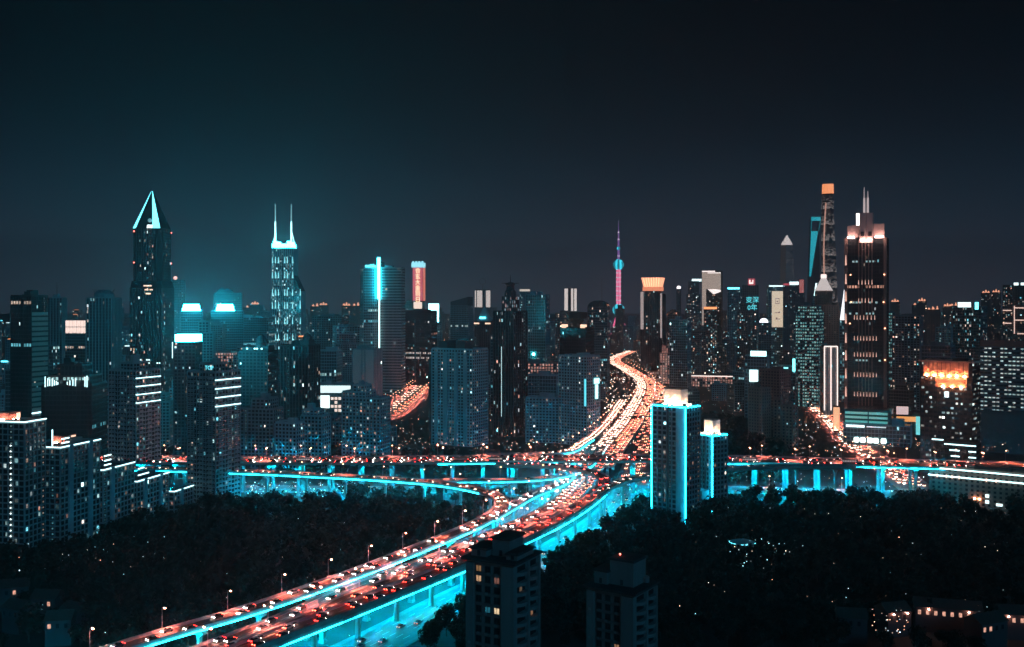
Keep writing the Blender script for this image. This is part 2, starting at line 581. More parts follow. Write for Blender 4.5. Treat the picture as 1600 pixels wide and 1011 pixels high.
# ------------------------------------------------------------------ buildings
COOL = [(0.45, 0.92, 1.0), (0.6, 1.0, 1.0), (0.75, 0.95, 0.95), (0.2, 0.75, 0.9)]
WARMP = [(1.0, 0.62, 0.42), (1.0, 0.48, 0.34), (1.0, 0.75, 0.6), (0.95, 0.8, 0.7)]
MIX = COOL + WARMP + [(0.85, 0.95, 0.95)]
ST = {}


def style(key, wall, glass=GLASS, fh=3.2, bw=3.6, bh=0.9, pw=0.7, bo=0.22, po=0.34, lit=0.06, pal=MIX, br=1.0, row=0.0, ww=0.72):
    ST[key] = dict(wall=wall, glass=glass, fh=fh, bw=bw, bh=bh, pw=pw, bo=bo, po=po, lit=lit, pal=pal, br=br, row=row, ww=ww)


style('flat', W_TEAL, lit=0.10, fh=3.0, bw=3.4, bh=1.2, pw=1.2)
style('flat_dark', W_DARK, lit=0.06, fh=3.0, bw=3.4, bh=1.1, pw=1.0)
style('flat_mid', W_MID, lit=0.08, fh=3.0, bw=3.4, bh=1.1, pw=1.0)
style('flat_brown', W_BROWN, lit=0.035, fh=3.0, bw=3.6, bh=1.5, pw=1.9, pal=WARMP + COOL[:1])
style('grid', W_GREY, lit=0.05, fh=3.0, bw=3.0, bh=0.55, pw=0.5, bo=0.5, po=0.35)
style('balcony', W_GREY, lit=0.15, fh=3.0, bw=2.9, bh=0.75, pw=0.45, bo=0.75, po=0.5, br=.6, pal=COOL + COOL + WARMP)
style('hotel', W_BLACK, GLASS, lit=0.40, fh=3.9, bw=3.3, bh=2.0, pw=0.3, pal=[(0.75, 0.95, 0.9), (0.9, 0.9, 0.8), (0.6, 0.9, 0.95)], br=1.0)
style('office', W_MID, GLASS_T, lit=0.05, fh=4.0, bw=3.0, bh=0.9, pw=0.25, row=0.05, pal=COOL + WARMP[2:])
style('office_dark', W_BLACK, GLASS, lit=0.035, fh=4.0, bw=3.0, bh=0.9, pw=0.35, row=0.02, pal=MIX)
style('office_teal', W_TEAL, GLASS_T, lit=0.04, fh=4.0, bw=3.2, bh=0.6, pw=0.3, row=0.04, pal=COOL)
style('vert', W_GREY, GLASS, lit=0.04, fh=3.6, bw=4.0, bh=0.3, pw=1.3, po=0.6, bo=0.15)
style('vert_dark', W_DARK, GLASS, lit=0.04, fh=3.6, bw=3.4, bh=0.3, pw=0.9, po=0.5, bo=0.15)
style('hband', W_GREY, GLASS, lit=0.03, fh=4.2, bw=6.0, bh=1.9, pw=0.2, bo=0.5, po=0.1)
style('lit_office', W_MID, GLASS_T, lit=0.58, fh=3.7, bw=3.4, bh=2.4, pw=0.2, pal=[(0.75, 0.95, 0.88), (0.6, 0.9, 0.9), (0.9, 1, 0.95)], br=0.9)
style('green_rows', W_MID, GLASS_T, lit=0.72, fh=4.2, bw=3.0, bh=1.9, pw=0.3, pal=[(0.32, 0.75, 0.75), (0.45, 0.9, 0.85), (0.2, 0.6, 0.62)], br=0.75)
style('pink', W_PINK, GLASS, lit=0.75, fh=4.0, bw=4.0, bh=1.2, pw=1.2, pal=[(1.0, 0.45, 0.36), (1.0, 0.6, 0.5), (0.9, 0.38, 0.3)], br=1.0)
style('far', W_MID, GLASS_B, lit=0.09, fh=3.6, bw=4.0, bh=1.2, pw=1.0, br=1.0)
style('far_warm', W_BROWN, GLASS_B, lit=0.10, fh=3.6, bw=4.0, bh=1.2, pw=1.0, pal=WARMP + WARMP + COOL, br=1.0)
style('far_cool', W_TEAL, GLASS_T, lit=0.09, fh=3.6, bw=4.0, bh=1.2, pw=1.0, pal=COOL, br=1.0)


def facade(grid, lit, wd, dp, z0, z1, ox, oy, st, faces=(0, 1, 2, 3), fmul=1.0):
    nf = max(1, round((z1 - z0) / st['fh']))
    fh = (z1 - z0) / nf
    for k in faces:
        L = wd if k in (0, 2) else dp
        if k == 0: O, u, n = (-wd / 2, -dp / 2), (1, 0), (0, -1)
        elif k == 1: O, u, n = (wd / 2, -dp / 2), (0, 1), (1, 0)
        elif k == 2: O, u, n = (wd / 2, dp / 2), (-1, 0), (0, 1)
        else: O, u, n = (-wd / 2, dp / 2), (0, -1), (-1, 0)

        def pt(a, b, z):
            return (ox + O[0] + u[0] * a + n[0] * b, oy + O[1] + u[1] * a + n[1] * b, z)
        nb = max(1, round(L / st['bw']))
        bw = L / nb
        if st['bh'] > 0 and grid is not None:
            hb = st['bh'] / 2; bo = st['bo']
            for i in range(nf + 1):
                a = max(z0, z0 + i * fh - hb); b = min(z1, z0 + i * fh + hb)
                grid.quad(pt(0, bo, a), pt(L, bo, a), pt(L, bo, b), pt(0, bo, b))
                grid.quad(pt(0, 0, b), pt(0, bo, b), pt(L, bo, b), pt(L, 0, b))
                grid.quad(pt(0, 0, a), pt(L, 0, a), pt(L, bo, a), pt(0, bo, a))
        if st['pw'] > 0 and grid is not None:
            hp = st['pw'] / 2; po = st['po']
            for j in range(nb + 1):
                a, b = j * bw - hp, j * bw + hp
                grid.quad(pt(a, po, z0), pt(b, po, z0), pt(b, po, z1), pt(a, po, z1))
                grid.quad(pt(a, 0, z0), pt(a, po, z0), pt(a, po, z1), pt(a, 0, z1))
                grid.quad(pt(b, po, z0), pt(b, 0, z0), pt(b, 0, z1), pt(b, po, z1))
        hw = (bw - st['pw']) * 0.5 * st['ww'] + 0.05
        cf = [rng.lognormvariate(-.25, .8) for _ in range(nb)]
        stair = rng.randrange(nb) if (nb > 4 and rng.random() < .4 and st['lit'] < .3) else -1
        stc = rng.choice(st['pal']); stq = U(.08, .35)
        for i in range(nf):
            rf_ = rng.lognormvariate(-.12, .5)
            rowlit = rng.random() < st['row']
            rc = rng.choice(st['pal'])
            for j in range(nb):
                pr = st['lit'] * fmul
                if st['lit'] < .3: pr = min(.45, pr * cf[j] * rf_)
                if rowlit: pr = 0.75
                if j == stair and rng.random() < .75:
                    um = (j + 0.5) * bw; a = z0 + i * fh + fh * .35
                    lit.quad(pt(um - .45, 0.05, a), pt(um + .45, 0.05, a), pt(um + .45, 0.05, a + .8), pt(um - .45, 0.05, a + .8), 0, tuple(x * stq for x in stc))
                    continue
                if rng.random() < pr:
                    c = rc if rowlit else rng.choice(st['pal'])
                    q = st['br'] * (rng.lognormvariate(-0.75, 0.95) if pr < 0.5 else U(0.35, 1.0))
                    c = tuple(x * q for x in c)
                    um = (j + 0.5) * bw
                    off = 0.0 if pr > 0.5 else U(-0.15, 0.15) * bw
                    h2 = hw if pr > 0.5 else hw * U(0.35, 1.05)
                    a = z0 + i * fh + st['bh'] * 0.5 + 0.1
                    b = z0 + (i + 1) * fh - st['bh'] * 0.5 - 0.1
                    if b - a < 0.6: b = a + 0.6
                    lit.quad(pt(um + off - h2, 0.05, a), pt(um + off + h2, 0.05, a), pt(um + off + h2, 0.05, b), pt(um + off - h2, 0.05, b), 0, c)


def rooftop(mb, wd, dp, z, ox=0, oy=0, n=2, big=1.0):
    t = 0.35
    for a in ((-wd / 2, wd / 2, -dp / 2, -dp / 2 + t), (-wd / 2, wd / 2, dp / 2 - t, dp / 2), (-wd / 2, -wd / 2 + t, -dp / 2 + t, dp / 2 - t), (wd / 2 - t, wd / 2, -dp / 2 + t, dp / 2 - t)):
        mb.box(ox + a[0], ox + a[1], oy + a[2], oy + a[3], z, z + 1.2)
    for i in range(n):
        bw, bd, bh = wd * U(0.18, 0.4) * big, dp * U(0.25, 0.5) * big, U(2.5, 6.0)
        x = U(-wd / 2 + bw / 2 + 1, wd / 2 - bw / 2 - 1) if wd > bw + 3 else 0
        y = U(-dp / 2 + bd / 2 + 1, dp / 2 - bd / 2 - 1) if dp > bd + 3 else 0
        mb.box(ox + x - bw / 2, ox + x + bw / 2, oy + y - bd / 2, oy + y + bd / 2, z, z + bh + i * 0.013)
    for i in range(3):
        x, y = U(-wd * 0.4, wd * 0.4), U(-dp * 0.4, dp * 0.4)
        mb.box(ox + x - 1, ox + x + 1, oy + y - 0.8, oy + y + 0.8, z, z + U(1.2, 2.0))


FOOT = []      # footprints (x, y, radius)


def building(name, label, x0, x1, ytop, Y, th=-25, ratio=0.8, st='flat', tiers=None, roof=2, group=None, cat='building', fmul=1.0, z1=None, body=None, mast=None, grid_on=True):
    Xc = PX((x0 + x1) / 2, Y)
    app = (x1 - x0) * Y / F * math.cos(math.atan2(Xc, Y))
    phi = math.atan2(Xc, Y)
    th_ = R(th)
    wd = app / (math.cos(th_) + ratio * abs(math.sin(th_)))
    dp = wd * ratio
    h = z1 if z1 is not None else PZ(ytop, Y)
    h = max(h, 4.0)
    root = thing(name, label, cat, (Xc, Y, 0), th_ - phi, group)
    FOOT.append((Xc, Y, 0.6 * math.hypot(wd, dp)))
    s = ST[st]
    core, grid, lit, rf = MB(), MB(), MB(), MB()
    tiers = tiers or [(1, 1, 0, 1)]
    for i, t in enumerate(tiers):
        tw, td, a, b = wd * t[0], dp * t[1], h * t[2], h * t[3]
        ox = wd * t[4] if len(t) > 4 else 0
        oy = dp * t[5] if len(t) > 5 else 0
        core.box(ox - tw / 2, ox + tw / 2, oy - td / 2, oy + td / 2, a, b)
        facade(grid if grid_on else None, lit, tw, td, max(a, 0.0), b, ox, oy, s, fmul=fmul)
        if i == len(tiers) - 1 or tiers[i + 1][2] >= t[3] - 1e-6:
            rooftop(rf, tw, td, b, ox, oy, roof if i == len(tiers) - 1 else 0)
    core.build('body', body or s['glass'], root)
    grid.build('facade_grid', s['wall'], root, 'stuff')
    lit.build('lit_windows', LIT, root, 'stuff')
    rf.build('roof_structures', ROOF if s['wall'] in (W_BLACK, W_DARK) else s['wall'], root, 'stuff')
    if mast:
        mm = MB()
        mm.tube((0, 0, h), (0, 0, h + mast), 0.5, 0.12, 6)
        mm.build('mast', METAL_D, root)
    return root, wd, dp, h


def panel(root, name, m, x0, x1, z0, z1, y, t=0.4, kind=None):
    b = MB()
    b.box(x0, x1, y - t, y, z0, z1)
    return b.build(name, m, root, kind)


def side_panel(root, name, m, y0, y1, z0, z1, x, t=0.4):
    b = MB()
    b.box(x, x + t, y0, y1, z0, z1)
    return b.build(name, m, root)


# ---- the stepped apartment complex at the lower left: four blocks with white roof lines
def led_edge(root, name, pts, r=0.35, m=LEDW):
    b = MB()
    for p, q in zip(pts, pts[1:]):
        b.tube(p, q, r, r, 6)
    return b.build(name, m, root)


def step_block(label, corner, ulen, dep, h, bars, warm_house=None, dots=False, lit=0.15):
    lit *= 1.15
    """long facade faces right-front; corner = near end of that facade, running back and to the right"""
    ud = Vector((0.24, 0.97, 0)).normalized()
    yaw = math.atan2(ud.y, ud.x) - math.pi / 2          # local +y runs along the facade
    c = Vector((corner[0], corner[1], 0)) + ud * (ulen / 2) + Vector((-ud.y, ud.x, 0)) * (dep / 2)
    root = thing('apartment_block', label, 'building', tuple(c), yaw)
    FOOT.append((c.x, c.y, 0.6 * math.hypot(ulen, dep)))
    core, grid, lt, rf = MB(), MB(), MB(), MB()
    core.box(-dep / 2, dep / 2, -ulen / 2, ulen / 2, 0, h)
    s = dict(ST['grid']); s['lit'] = lit; s['fh'] = 3.05; s['bw'] = 3.3; s['bh'] = 0.7; s['bo'] = 0.7; s['po'] = 0.45; s['ww'] = 0.8; s['br'] = .5; s['pal'] = COOL + COOL[:3] + WARMP
    facade(grid, lt, dep, ulen, 0, h, 0, 0, s)
    rooftop(rf, dep, ulen, h, 0, 0, 1, 0.6)
    core.build('body', GLASS, root)
    grid.build('balcony_grid', W_GREY, root, 'stuff')
    lt.build('lit_windows', LIT, root, 'stuff')
    rf.build('roof_structures', W_MID, root)
    b = MB()                                             # projecting stair shafts break the long facade up
    for k in range(int(ulen // 17)):
        y = -ulen / 2 + 8 + k * 17
        b.box(dep / 2, dep / 2 + 1.3, y - 1.6, y + 1.6, 0, h + 1.6)
    b.build('stair_shaft', W_TEAL, root)
    led_edge(root, 'roof_light_line', [(-dep / 2 + 0.5, -ulen / 2 - 0.9, h + 0.9), (dep / 2 + 0.9, -ulen / 2 - 0.9, h + 0.9), (dep / 2 + 0.9, ulen / 2, h + 0.9)], 0.33)
    for (y0, y1, z) in bars:
        led_edge(root, 'light_bar', [(dep / 2 + 1.0, y0, h + z), (dep / 2 + 1.0, y1, h + z)], 0.38)
    if warm_house:
        y, ww = warm_house
        b = MB()
        b.box(-2, 4, y - ww, y + ww, h + 1.3, h + 5.0)
        b.build('roof_house', mat('red_plaster', (.62, .26, .20), .8, .15, .4), root)
        for q in (-.6, 0.2):
            b = MB(); b.box(5.2, 5.6, y + ww * q - .3, y + ww * q + .3, h + 1.3, h + 1.7); b.build('floodlight', emi('roof_house_flood', (1.0, .40, .28), 130.0), root)
            b = MB(); b.box(1.5 + q * 2 - .3, 1.5 + q * 2 + .3, y - ww - 1.7, y - ww - 1.3, h + 1.3, h + 1.7); b.build('floodlight', emi('roof_house_flood', (1.0, .40, .28), 130.0), root)
        b = MB()
        b.box(4.0, 4.3, y + ww * 0.3, y + ww * 0.9, h + 1.6, h + 4.4)
        b.build('lit_opening', WARM, root)
        b = MB()
        b.box(-2.6, 4.6, y - ww - .6, y + ww + .6, h + 5.0, h + 5.5)
        b.build('roof_slab', W_DARK, root)
        led_edge(root, 'light_mast', [(0, y - ww - 3, h), (0, y - ww - 3, h + 9)], 0.35)
    if dots:
        k = 0
        z = h - 12
        while z > 4:
            b = MB()
            b.sphere((dep / 2 - 8.0, -ulen / 2 - 0.9, z), 0.38, 8, 6)
            b.build('round_lamp', emi('round_lamp_white', (0.85, 1.0, 1.0), 3.0, False), root)
            z -= 3.05
    return root


step_block('tallest stepped apartment block at the picture edge with a column of round lamps', (-262, 540), 16, 34, 74, [], (0, 4.5), True, 0.13)
step_block('second stepped apartment block with a red-lit roof house and white roof line', (-250, 556), 34, 26, 58, [(-17, -11, 5.5), (-17, -11, 3.2)], (2, 6), False, 0.20)
step_block('third stepped apartment block with three short light bars above its roof line', (-241, 592), 30, 24, 39.5, [(-15, -9, 9.0), (-15, -9, 6.2), (-15, -9, 3.6)], None, False, 0.17)
step_block('lowest of the stepped apartment blocks with lit roof edges, nearest the viaduct', (-233, 624), 34, 22, 27, [(-17, -11, 8.6), (-17, -6, 4.6)], None, False, 0.13)
step_block('low dark annexe block at the end of the stepped apartments', (-222, 660), 22, 18, 14, [], None, False, 0.06)


def bar_tower(label, x0, x1, ytop, Y, th, sign=None, fm=1.0):
    root, wd, dp, h = building('apartment_tower', label, x0, x1, ytop, Y, th, 0.95, 'balcony', roof=1, fmul=fm,
                               tiers=[(0.98, 1, 0, 1), (0.45, 0.6, 1, 1.055, -0.1, 0.1)])
    for k in range(4):                                     # balcony edge lights of the top storeys
        z = h - 5.2 - k * 5.9
        b = MB()
        b.box(wd / 2 + 0.15, wd / 2 + 0.9, -dp / 2 - 0.8, dp / 2 * 0.97, z, z + 0.6)
        b.build('balcony_light_line', LEDW, root)
    b = MB()
    for q in (-0.32, 0.02, 0.34):
        for i in range(int(h // 3)):
            b.box(wd * q - 2.3, wd * q + 2.3, -dp / 2 - 1.5, -dp / 2, i * 3 + .2, i * 3 + 1.2)
            b.box(wd / 2, wd / 2 + .74, dp * q - 2.0, dp * q + 2.0, i * 3 + .2, i * 3 + 1.15)
    b.build('balcony', W_GREY, root, 'stuff')
    if sign:
        lettering(sign, root, (wd * 0.03, -dp * 0.2 - 0.75, h * 1.028), 3.9, emi('small_cyan_sign', (.15, .85, 1.0), 1.3, False))
    return root


bar_tower('slim apartment tower with four white balcony lines directly behind the stepped apartments', 170, 251, 578, 735, -43)
bar_tower('tower with a cyan TOP sign and four white balcony lines before the viaduct', 293, 376, 580, 690, -43, 'TOP')

# ---- left background
r, wd, dp, h = building('office_slab', 'tall dark slab with pale horizontal stripes on its lit right flank', 17, 75, 463, 960, -42, 0.9, 'office_dark', roof=2, mast=0)
b = MB()
for i in range(22):
    z = h * 0.18 + i * h * 0.033
    b.box(wd / 2 + 0.1, wd / 2 + 0.5, -dp / 2 + 0.4, dp / 2 - 0.4, z, z + h * 0.022)
b.build('stripe_cladding', W_PINK, r, 'stuff')
led_edge(r, 'light_band', [(wd / 2 + 0.8, -dp / 2, h * 0.235), (wd / 2 + 0.8, dp / 2, h * 0.235)], 0.7)
building('office_block', 'hazy flat-topped office block behind the striped slab', 74, 104, 466, 1500, -20, 0.8, 'vert', fmul=0.8, mast=24)
r, wd, dp, h = building('office_tower', 'grey tower crowned by a bright white lantern box', 102, 152, 521, 1350, -30, 0.8, 'office', roof=0)
b = MB()
for i in range(6):
    for j in range(2):
        x = -wd / 2 + wd * i / 6
        b.box(x + .5, x + wd / 6 - .5, -dp / 2, -dp / 2 + 1, h + 0.5 + j * 9, h + 8.5 + j * 9)
b.build('lantern_pane', emi('lantern_white', (1.0, 0.72, 0.62), 1.3, False), r, 'stuff')
b = MB()
b.box(wd / 2 - 1, wd / 2, -dp / 2 + 1, dp / 2 - 1, h, h + 17)
b.build('lantern_side', emi('lantern_side', (1.0, 0.72, 0.62), 0.35, False), r)
b = MB(); b.box(-wd / 2, wd / 2, -dp / 2 + 1.2, dp / 2, h, h + 18.6); b.build('lantern_core', W_MID, r)
r, wd, dp, h = building('hotel_tower', 'pale ribbed tower with a spiky round crown and white pilasters', 135, 190, 466, 1200, -25, 0.85, 'vert', fmul=1.0)
b = MB()
b.lathe([(wd * .36, h), (wd * .36, h + 6), (wd * .30, h + 7.5), (wd * .2, h + 10)], 18)
for k in range(9):
    a = math.pi * 2 * k / 9
    b.tube((wd * .3 * math.cos(a), wd * .3 * math.sin(a), h + 6), (wd * .42 * math.cos(a), wd * .42 * math.sin(a), h + 11), .5, .15, 5)
b.build('crown', W_MID, r)

r, wd, dp, h = building('office_block', 'black stepped block with slanting rows of vertical light bars near its top', 66, 168, 600, 830, -22, 0.8, 'office_dark',
                        tiers=[(1, 1, 0, 1), (.84, .8, 1, 1.10), (.5, .6, 1.10, 1.22)], fmul=0.35)
for i, (q, l) in enumerate([(-.42, 8.6), (-.37, 6.2), (-.33, 5.0), (-.28, 6.2), (-.24, 4.2), (-.20, 3.2), (-.17, 2.0), (0.02, 2.4), (0.07, 4.0), (0.13, 5.2), (0.18, 6.0), (0.37, 8.0), (0.41, 9.4)]):
    led_edge(r, 'light_bar', [(wd * q, -dp / 2 - 0.8, h + 1.5 - l * 0.3), (wd * q, -dp / 2 - 0.8, h + 1.5 + l * 0.7)], 0.34)

# ---- tower with the cyan pyramid
YT = 1300.0; k = YT / F
Xc = PX(238, YT)
root = thing('pyramid_tower', 'tall dark tower with a cyan-edged glass pyramid on top', 'tower', (Xc, YT, 0), R(-22) - math.atan2(Xc, YT))
FOOT.append((Xc, YT, 40))
zs, zt, za = PZ(443, YT), PZ(358, YT), PZ(296, YT)
core, grid, lit = MB(), MB(), MB()
wl, wu = 41.0, 38.0
core.box(-wl / 2, wl / 2, -wl / 2, wl / 2, 0, zs - 6)
core.loft([[(x, y, z) for x, y in ((-q, -q), (q, -q), (q, q), (-q, q))] for q, z in ((wl / 2, zs - 6), (wu / 2, zs + 3))])


def octring(q, c, z):
    return [(-q + c, -q, z), (q - c, -q, z), (q, -q + c, z), (q, q - c, z), (q - c, q, z), (-q + c, q, z), (-q, q - c, z), (-q, -q + c, z)]


core.loft([octring(wu / 2, 6, zs + 3), octring(wu / 2, 6, zt)])
s = dict(ST['vert_dark']); s['lit'] = 0.10
facade(grid, lit, wl, wl, 0, zs - 6, 0, 0, s)
s2 = dict(s); s2['lit'] = 0.05; s2['po'] = 0.4
facade(grid, lit, wu - 12, wu + 0.1, zs + 3, zt, 0, 0, s2, (0, 2))
facade(grid, lit, wu + 0.1, wu - 12, zs + 3, zt, 0, 0, s2, (1, 3))
core.build('body', GLASS, root)
grid.build('facade_grid', W_DARK, root, 'stuff')
lit.build('lit_windows', LIT, root, 'stuff')
b = MB()
hw = wu * 0.47
for i in range(7):
    u0 = -wl / 2 + U(1, 30)
    b.box(u0, u0 + U(3, 7), -wl / 2 - .5, -wl / 2 - .3, zs - 14 + (i % 3) * 5, zs - 12.4 + (i % 3) * 5)
b.build('sky_lobby_light', WARM, root, 'stuff')
p = MB()
p.loft([[(x, y, z) for x, y in ((-q, -q), (q, -q), (q, q), (-q, q))] for q, z in ((hw, zt), (0.4, za - 1))])
p.build('pyramid', GLASS, root)


def pyr(u, v):      # front face of the pyramid: u across, v up
    q = hw * (1 - v) + 0.4 * v
    return (u * q, -q - 0.25, zt + (za - 1 - zt) * v)


p = MB()
p.poly([pyr(-1.0, 0), pyr(-0.80, 0), pyr(-.6, .97), pyr(-1, .97)])
p.build('pyramid_light', LEDN, root)
p = MB()
p.poly([pyr(0.42, 0), pyr(0.98, 0), pyr(1, .97), pyr(.4, .97)])
p.build('pyramid_light', LEDN, root)
p = MB()
p.poly([pyr(0.0, 0.0), pyr(0.42, 0.0), pyr(0.44, 0.09), pyr(0.0, 0.09)])
p.build('lit_panel', SIGNW, root)
p = MB(); p.sphere((3.4, -hw + 1.4, zt + 10), 2.6); p.build('globe', emi('globe', (0.25, 0.55, 0.6), 0.5, False), root)
p = MB(); p.tube((0, 0, za - 2), (0, 0, za + 2.5), .3, .1, 5); p.build('spire', METAL, root)
for x, y, z in ((-16, -19.4, zt - 4), (19.4, 14, zt - 4), (-16, -19.4, PZ(411, YT)), (19.4, 14, PZ(411, YT))):
    p = MB(); p.sphere((x, y, z), 0.95, 8, 6); p.build('beacon', BEACON, root)
b = MB()
for i in range(2):
    for j in range(14):
        if rng.random() < .6:
            x = -wl / 2 + 2 + j * 2.7
            b.box(x, x + 2, -wl / 2 - .5, -wl / 2 - .3, 60 + i * 4, 61.6 + i * 4)
b.build('lit_floor', SIGNW, root, 'stuff')

r, wd, dp, h = building('office_tower', 'dotted grey tower with a pale ball on its roof, just right of the pyramid tower', 268, 289, 438, 2200, 8, 0.6, 'far', fmul=3.2, roof=1)
b = MB(); b.sphere((-wd * .26, -dp * .3, h + 5), 4.2); b.build('roof_ball', emi('pale_ball', (1.0, .55, .45), 1.6, False), r)

# roof sign towers in the cyan glow
for x0, x1, yt, Yd, lab, sx0, sx1, sy0, sy1 in ((283, 316, 486, 1560, 'hazy tower under the left one of two glowing cyan trapezoid roof signs', 285, 313, 475, 485),
                                                (330, 380, 486, 1620, 'broad hazy tower under the right one of two glowing cyan trapezoid roof signs', 338, 366, 474, 484)):
    r, wd, dp, h = building('office_tower', lab, x0, x1, yt, Yd, 0, 0.6, 'office_teal', roof=0)
    kk = Yd / F
    cx = ((sx0 + sx1) / 2 - (x0 + x1) / 2) * kk
    hw_ = (sx1 - sx0) / 2 * kk
    b = MB()
    b.hexa([(cx - hw_, -dp / 2 - 1, h + .5), (cx + hw_, -dp / 2 - 1, h + .5), (cx + hw_, -dp / 2, h + .5), (cx - hw_, -dp / 2, h + .5),
            (cx - hw_ * .8, -dp / 2 - 1, h + .5 + (sy1 - sy0) * kk), (cx + hw_ * .8, -dp / 2 - 1, h + .5 + (sy1 - sy0) * kk), (cx + hw_ * .8, -dp / 2, h + .5 + (sy1 - sy0) * kk), (cx - hw_ * .8, -dp / 2, h + .5 + (sy1 - sy0) * kk)])
    b.build('roof_sign', SIGNG, r)
building('office_tower', 'tallest hazy flat-topped tower behind the cyan trapezoid signs', 334, 378, 456, 2150, 0, 0.7, 'office_teal', tiers=[(1, 1, 0, .98), (.55, .7, .98, 1.02, -.1)])
r, wd, dp, h = building('office_tower', 'dark tower with a blinding cyan light box along its roof', 272, 315, 534, 880, -20, 0.8, 'flat_dark', roof=0)
b = MB()
b.box(-wd / 2 + 1.2, wd / 2 + 0.3, -dp / 2 - 0.5, dp / 2, h + .6, h + 6.4)
b.build('roof_light_box', emi('blinding_cyan', (0.02, 0.75, 1.0), 170.0), r)
led_edge(r, 'corner_light', [(-wd / 2 - 1, -dp / 2 - 1, h), (-wd / 2 - 1, -dp / 2 - 1, h - 14)], .3)
r, wd, dp, h = building('department_store', 'pink floodlit building behind the TOP sign tower', 323, 374, 550, 1320, -24, 0.7, 'pink', roof=1)
r, wd, dp, h = building('department_store', 'narrow white and pink lit building beside the roof light box', 311, 328, 527, 1180, -8, 0.8, 'pink', roof=1)
building('office_block', 'cool lit block left of the twin-antenna tower behind dark roofs', 372, 430, 496, 1750, -18, 0.7, 'office_teal', fmul=1.2)
building('apartment_tower', 'brownish hazy tower between the trapezoid signs and the pink building', 326, 352, 508, 1480, -14, 0.9, 'flat_mid', fmul=1.5)
r, wd, dp, h = building('apartment_tower', 'dark tower with a domed turret and small roof lights', 373, 434, 549, 930, -24, 0.8, 'flat_dark', roof=0, fmul=1.2)
b = MB()
b.lathe([(5.5, h), (5.5, h + 7), (6.2, h + 8), (5.0, h + 11), (3.0, h + 14), (.4, h + 15.5)], 14, wd * .12, 0)
b.box(-wd * .45, -wd * .05, -dp * .3, dp * .3, h, h + 3.6)
b.box(wd * .25, wd * .46, -dp * .3, dp * .3, h, h + 5.5)
b.build('turret', W_DARK, r)
for q in (-.2, .06, .14, .3):
    p = MB(); p.sphere((wd * q, -dp / 2 - .3, h + 3.0), .9, 8, 6); p.build('roof_lamp', emi('roof_lamp', (.4, .95, 1), 3.0, False), r)
r, wd, dp, h = building('apartment_tower', 'broad dark ribbed tower with a knob on its right corner', 434, 500, 540, 1010, -28, 0.75, 'vert_dark', roof=1, fmul=1.0)
b = MB(); b.box(wd * .2, wd * .48, -dp * .4, dp * .1, h, h + 6); b.lathe([(4.6, h + 6), (4.6, h + 9), (2.5, h + 12), (.3, h + 13)], 10, wd * .34, -dp * .15)
b.build('corner_turret', W_DARK, r)
building('apartment_block', 'mid-rise flats with cool windows behind the left part of the crossing viaduct', 376, 442, 622, 830, -26, 0.6, 'flat_mid', fmul=1.8, tiers=[(1, 1, 0, .86), (.5, 1, .86, 1, .1)])
building('apartment_block', 'blue-grey mid-rise flats with a stepped roof left of the bright mall screen', 430, 476, 660, 810, -30, 0.7, 'flat', fmul=1.2)
building('apartment_block', 'blue-grey flats with a row of lit top windows below the bright mall screen', 470, 516, 640, 850, -30, 0.7, 'flat', fmul=1.4, tiers=[(1, 1, 0, .9), (.7, .8, .9, 1, -.1)])
building('apartment_block', 'stepped blue slab of flats with many small lit windows right of the mall screen', 535, 609, 612, 860, -28, 0.5, 'flat', fmul=2.0, tiers=[(1, 1, 0, .92), (.62, 1, .92, 1, -.19), (.3, .7, 1, 1.09, -.1)])
# bright mall
r, wd, dp, h = building('shopping_mall', 'low mall with a blazing white screen facade and pale sign band', 497, 553, 600, 1130, -12, 0.5, 'office', roof=1)
panel(r, 'sign_band', emi('mall_white', (0.8, 1.0, .98), 1.25, False), -wd / 2, wd * .5, h - 9, h - 1, -dp / 2 - .5)
panel(r, 'screen', emi('mall_white2', (0.85, 1.0, .95), 1.9, False), -wd / 2, -wd * .14, h - 26, h - 12, -dp / 2 - .5)
b = MB()
for i in range(6):
    for j in range(4):
        if rng.random() < .75:
            b.box(-wd * .1 + i * 4.2, -wd * .1 + i * 4.2 + 3, -dp / 2 - .8, -dp / 2 - .5, h - 30 + j * 4.4, h - 27 + j * 4.4)
b.build('lit_panel', emi('mall_peach', (1.0, .75, .62), 1.1, False), r, 'stuff')
r, wd, dp, h = building('office_tower', 'pale windowed tower with a dark lit stripe down its front beside the orange street', 552, 597, 546, 1240, -30, 0.7, 'vert', body=W_PALE, fmul=.6)
panel(r, 'front_wall', W_PALE, -wd / 2, -wd * .14, 0, h, -dp / 2 - .5)
panel(r, 'front_wall', W_PALE, wd * .14, wd / 2, 0, h, -dp / 2 - .5)

# ---- twin antenna tower
YT = 2000.0; k = YT / F; Xc = PX(450, YT)
root = thing('antenna_tower', 'glowing tower with two white antennas on its crown', 'tower', (Xc, YT, 0), R(-12) - math.atan2(Xc, YT))
FOOT.append((Xc, YT, 55))
hb = PZ(388, YT); hm = PZ(455, YT)
core, grid, lit = MB(), MB(), MB()
wu, wl, dd = 33 * k, 47 * k, 34 * k
core.box(-wl / 2, wl / 2, -dd / 2, dd / 2, 0, hm)
core.hexa([(-wl / 2 + 3, -dd / 2, hm), (wl / 2, -dd / 2, hm), (wl / 2, dd / 2, hm), (-wl / 2 + 3, dd / 2, hm),
           (-wl / 2 + 3, -dd / 2, hm + 32), (-wl / 2 + 3 + wu, -dd / 2, hm + 32), (-wl / 2 + 3 + wu, dd / 2, hm + 32), (-wl / 2 + 3, dd / 2, hm + 32)])
cxu = -wl / 2 + 3 + wu / 2
core.box(cxu - wu / 2, cxu + wu / 2, -dd / 2, dd / 2, hm + 32, hb)
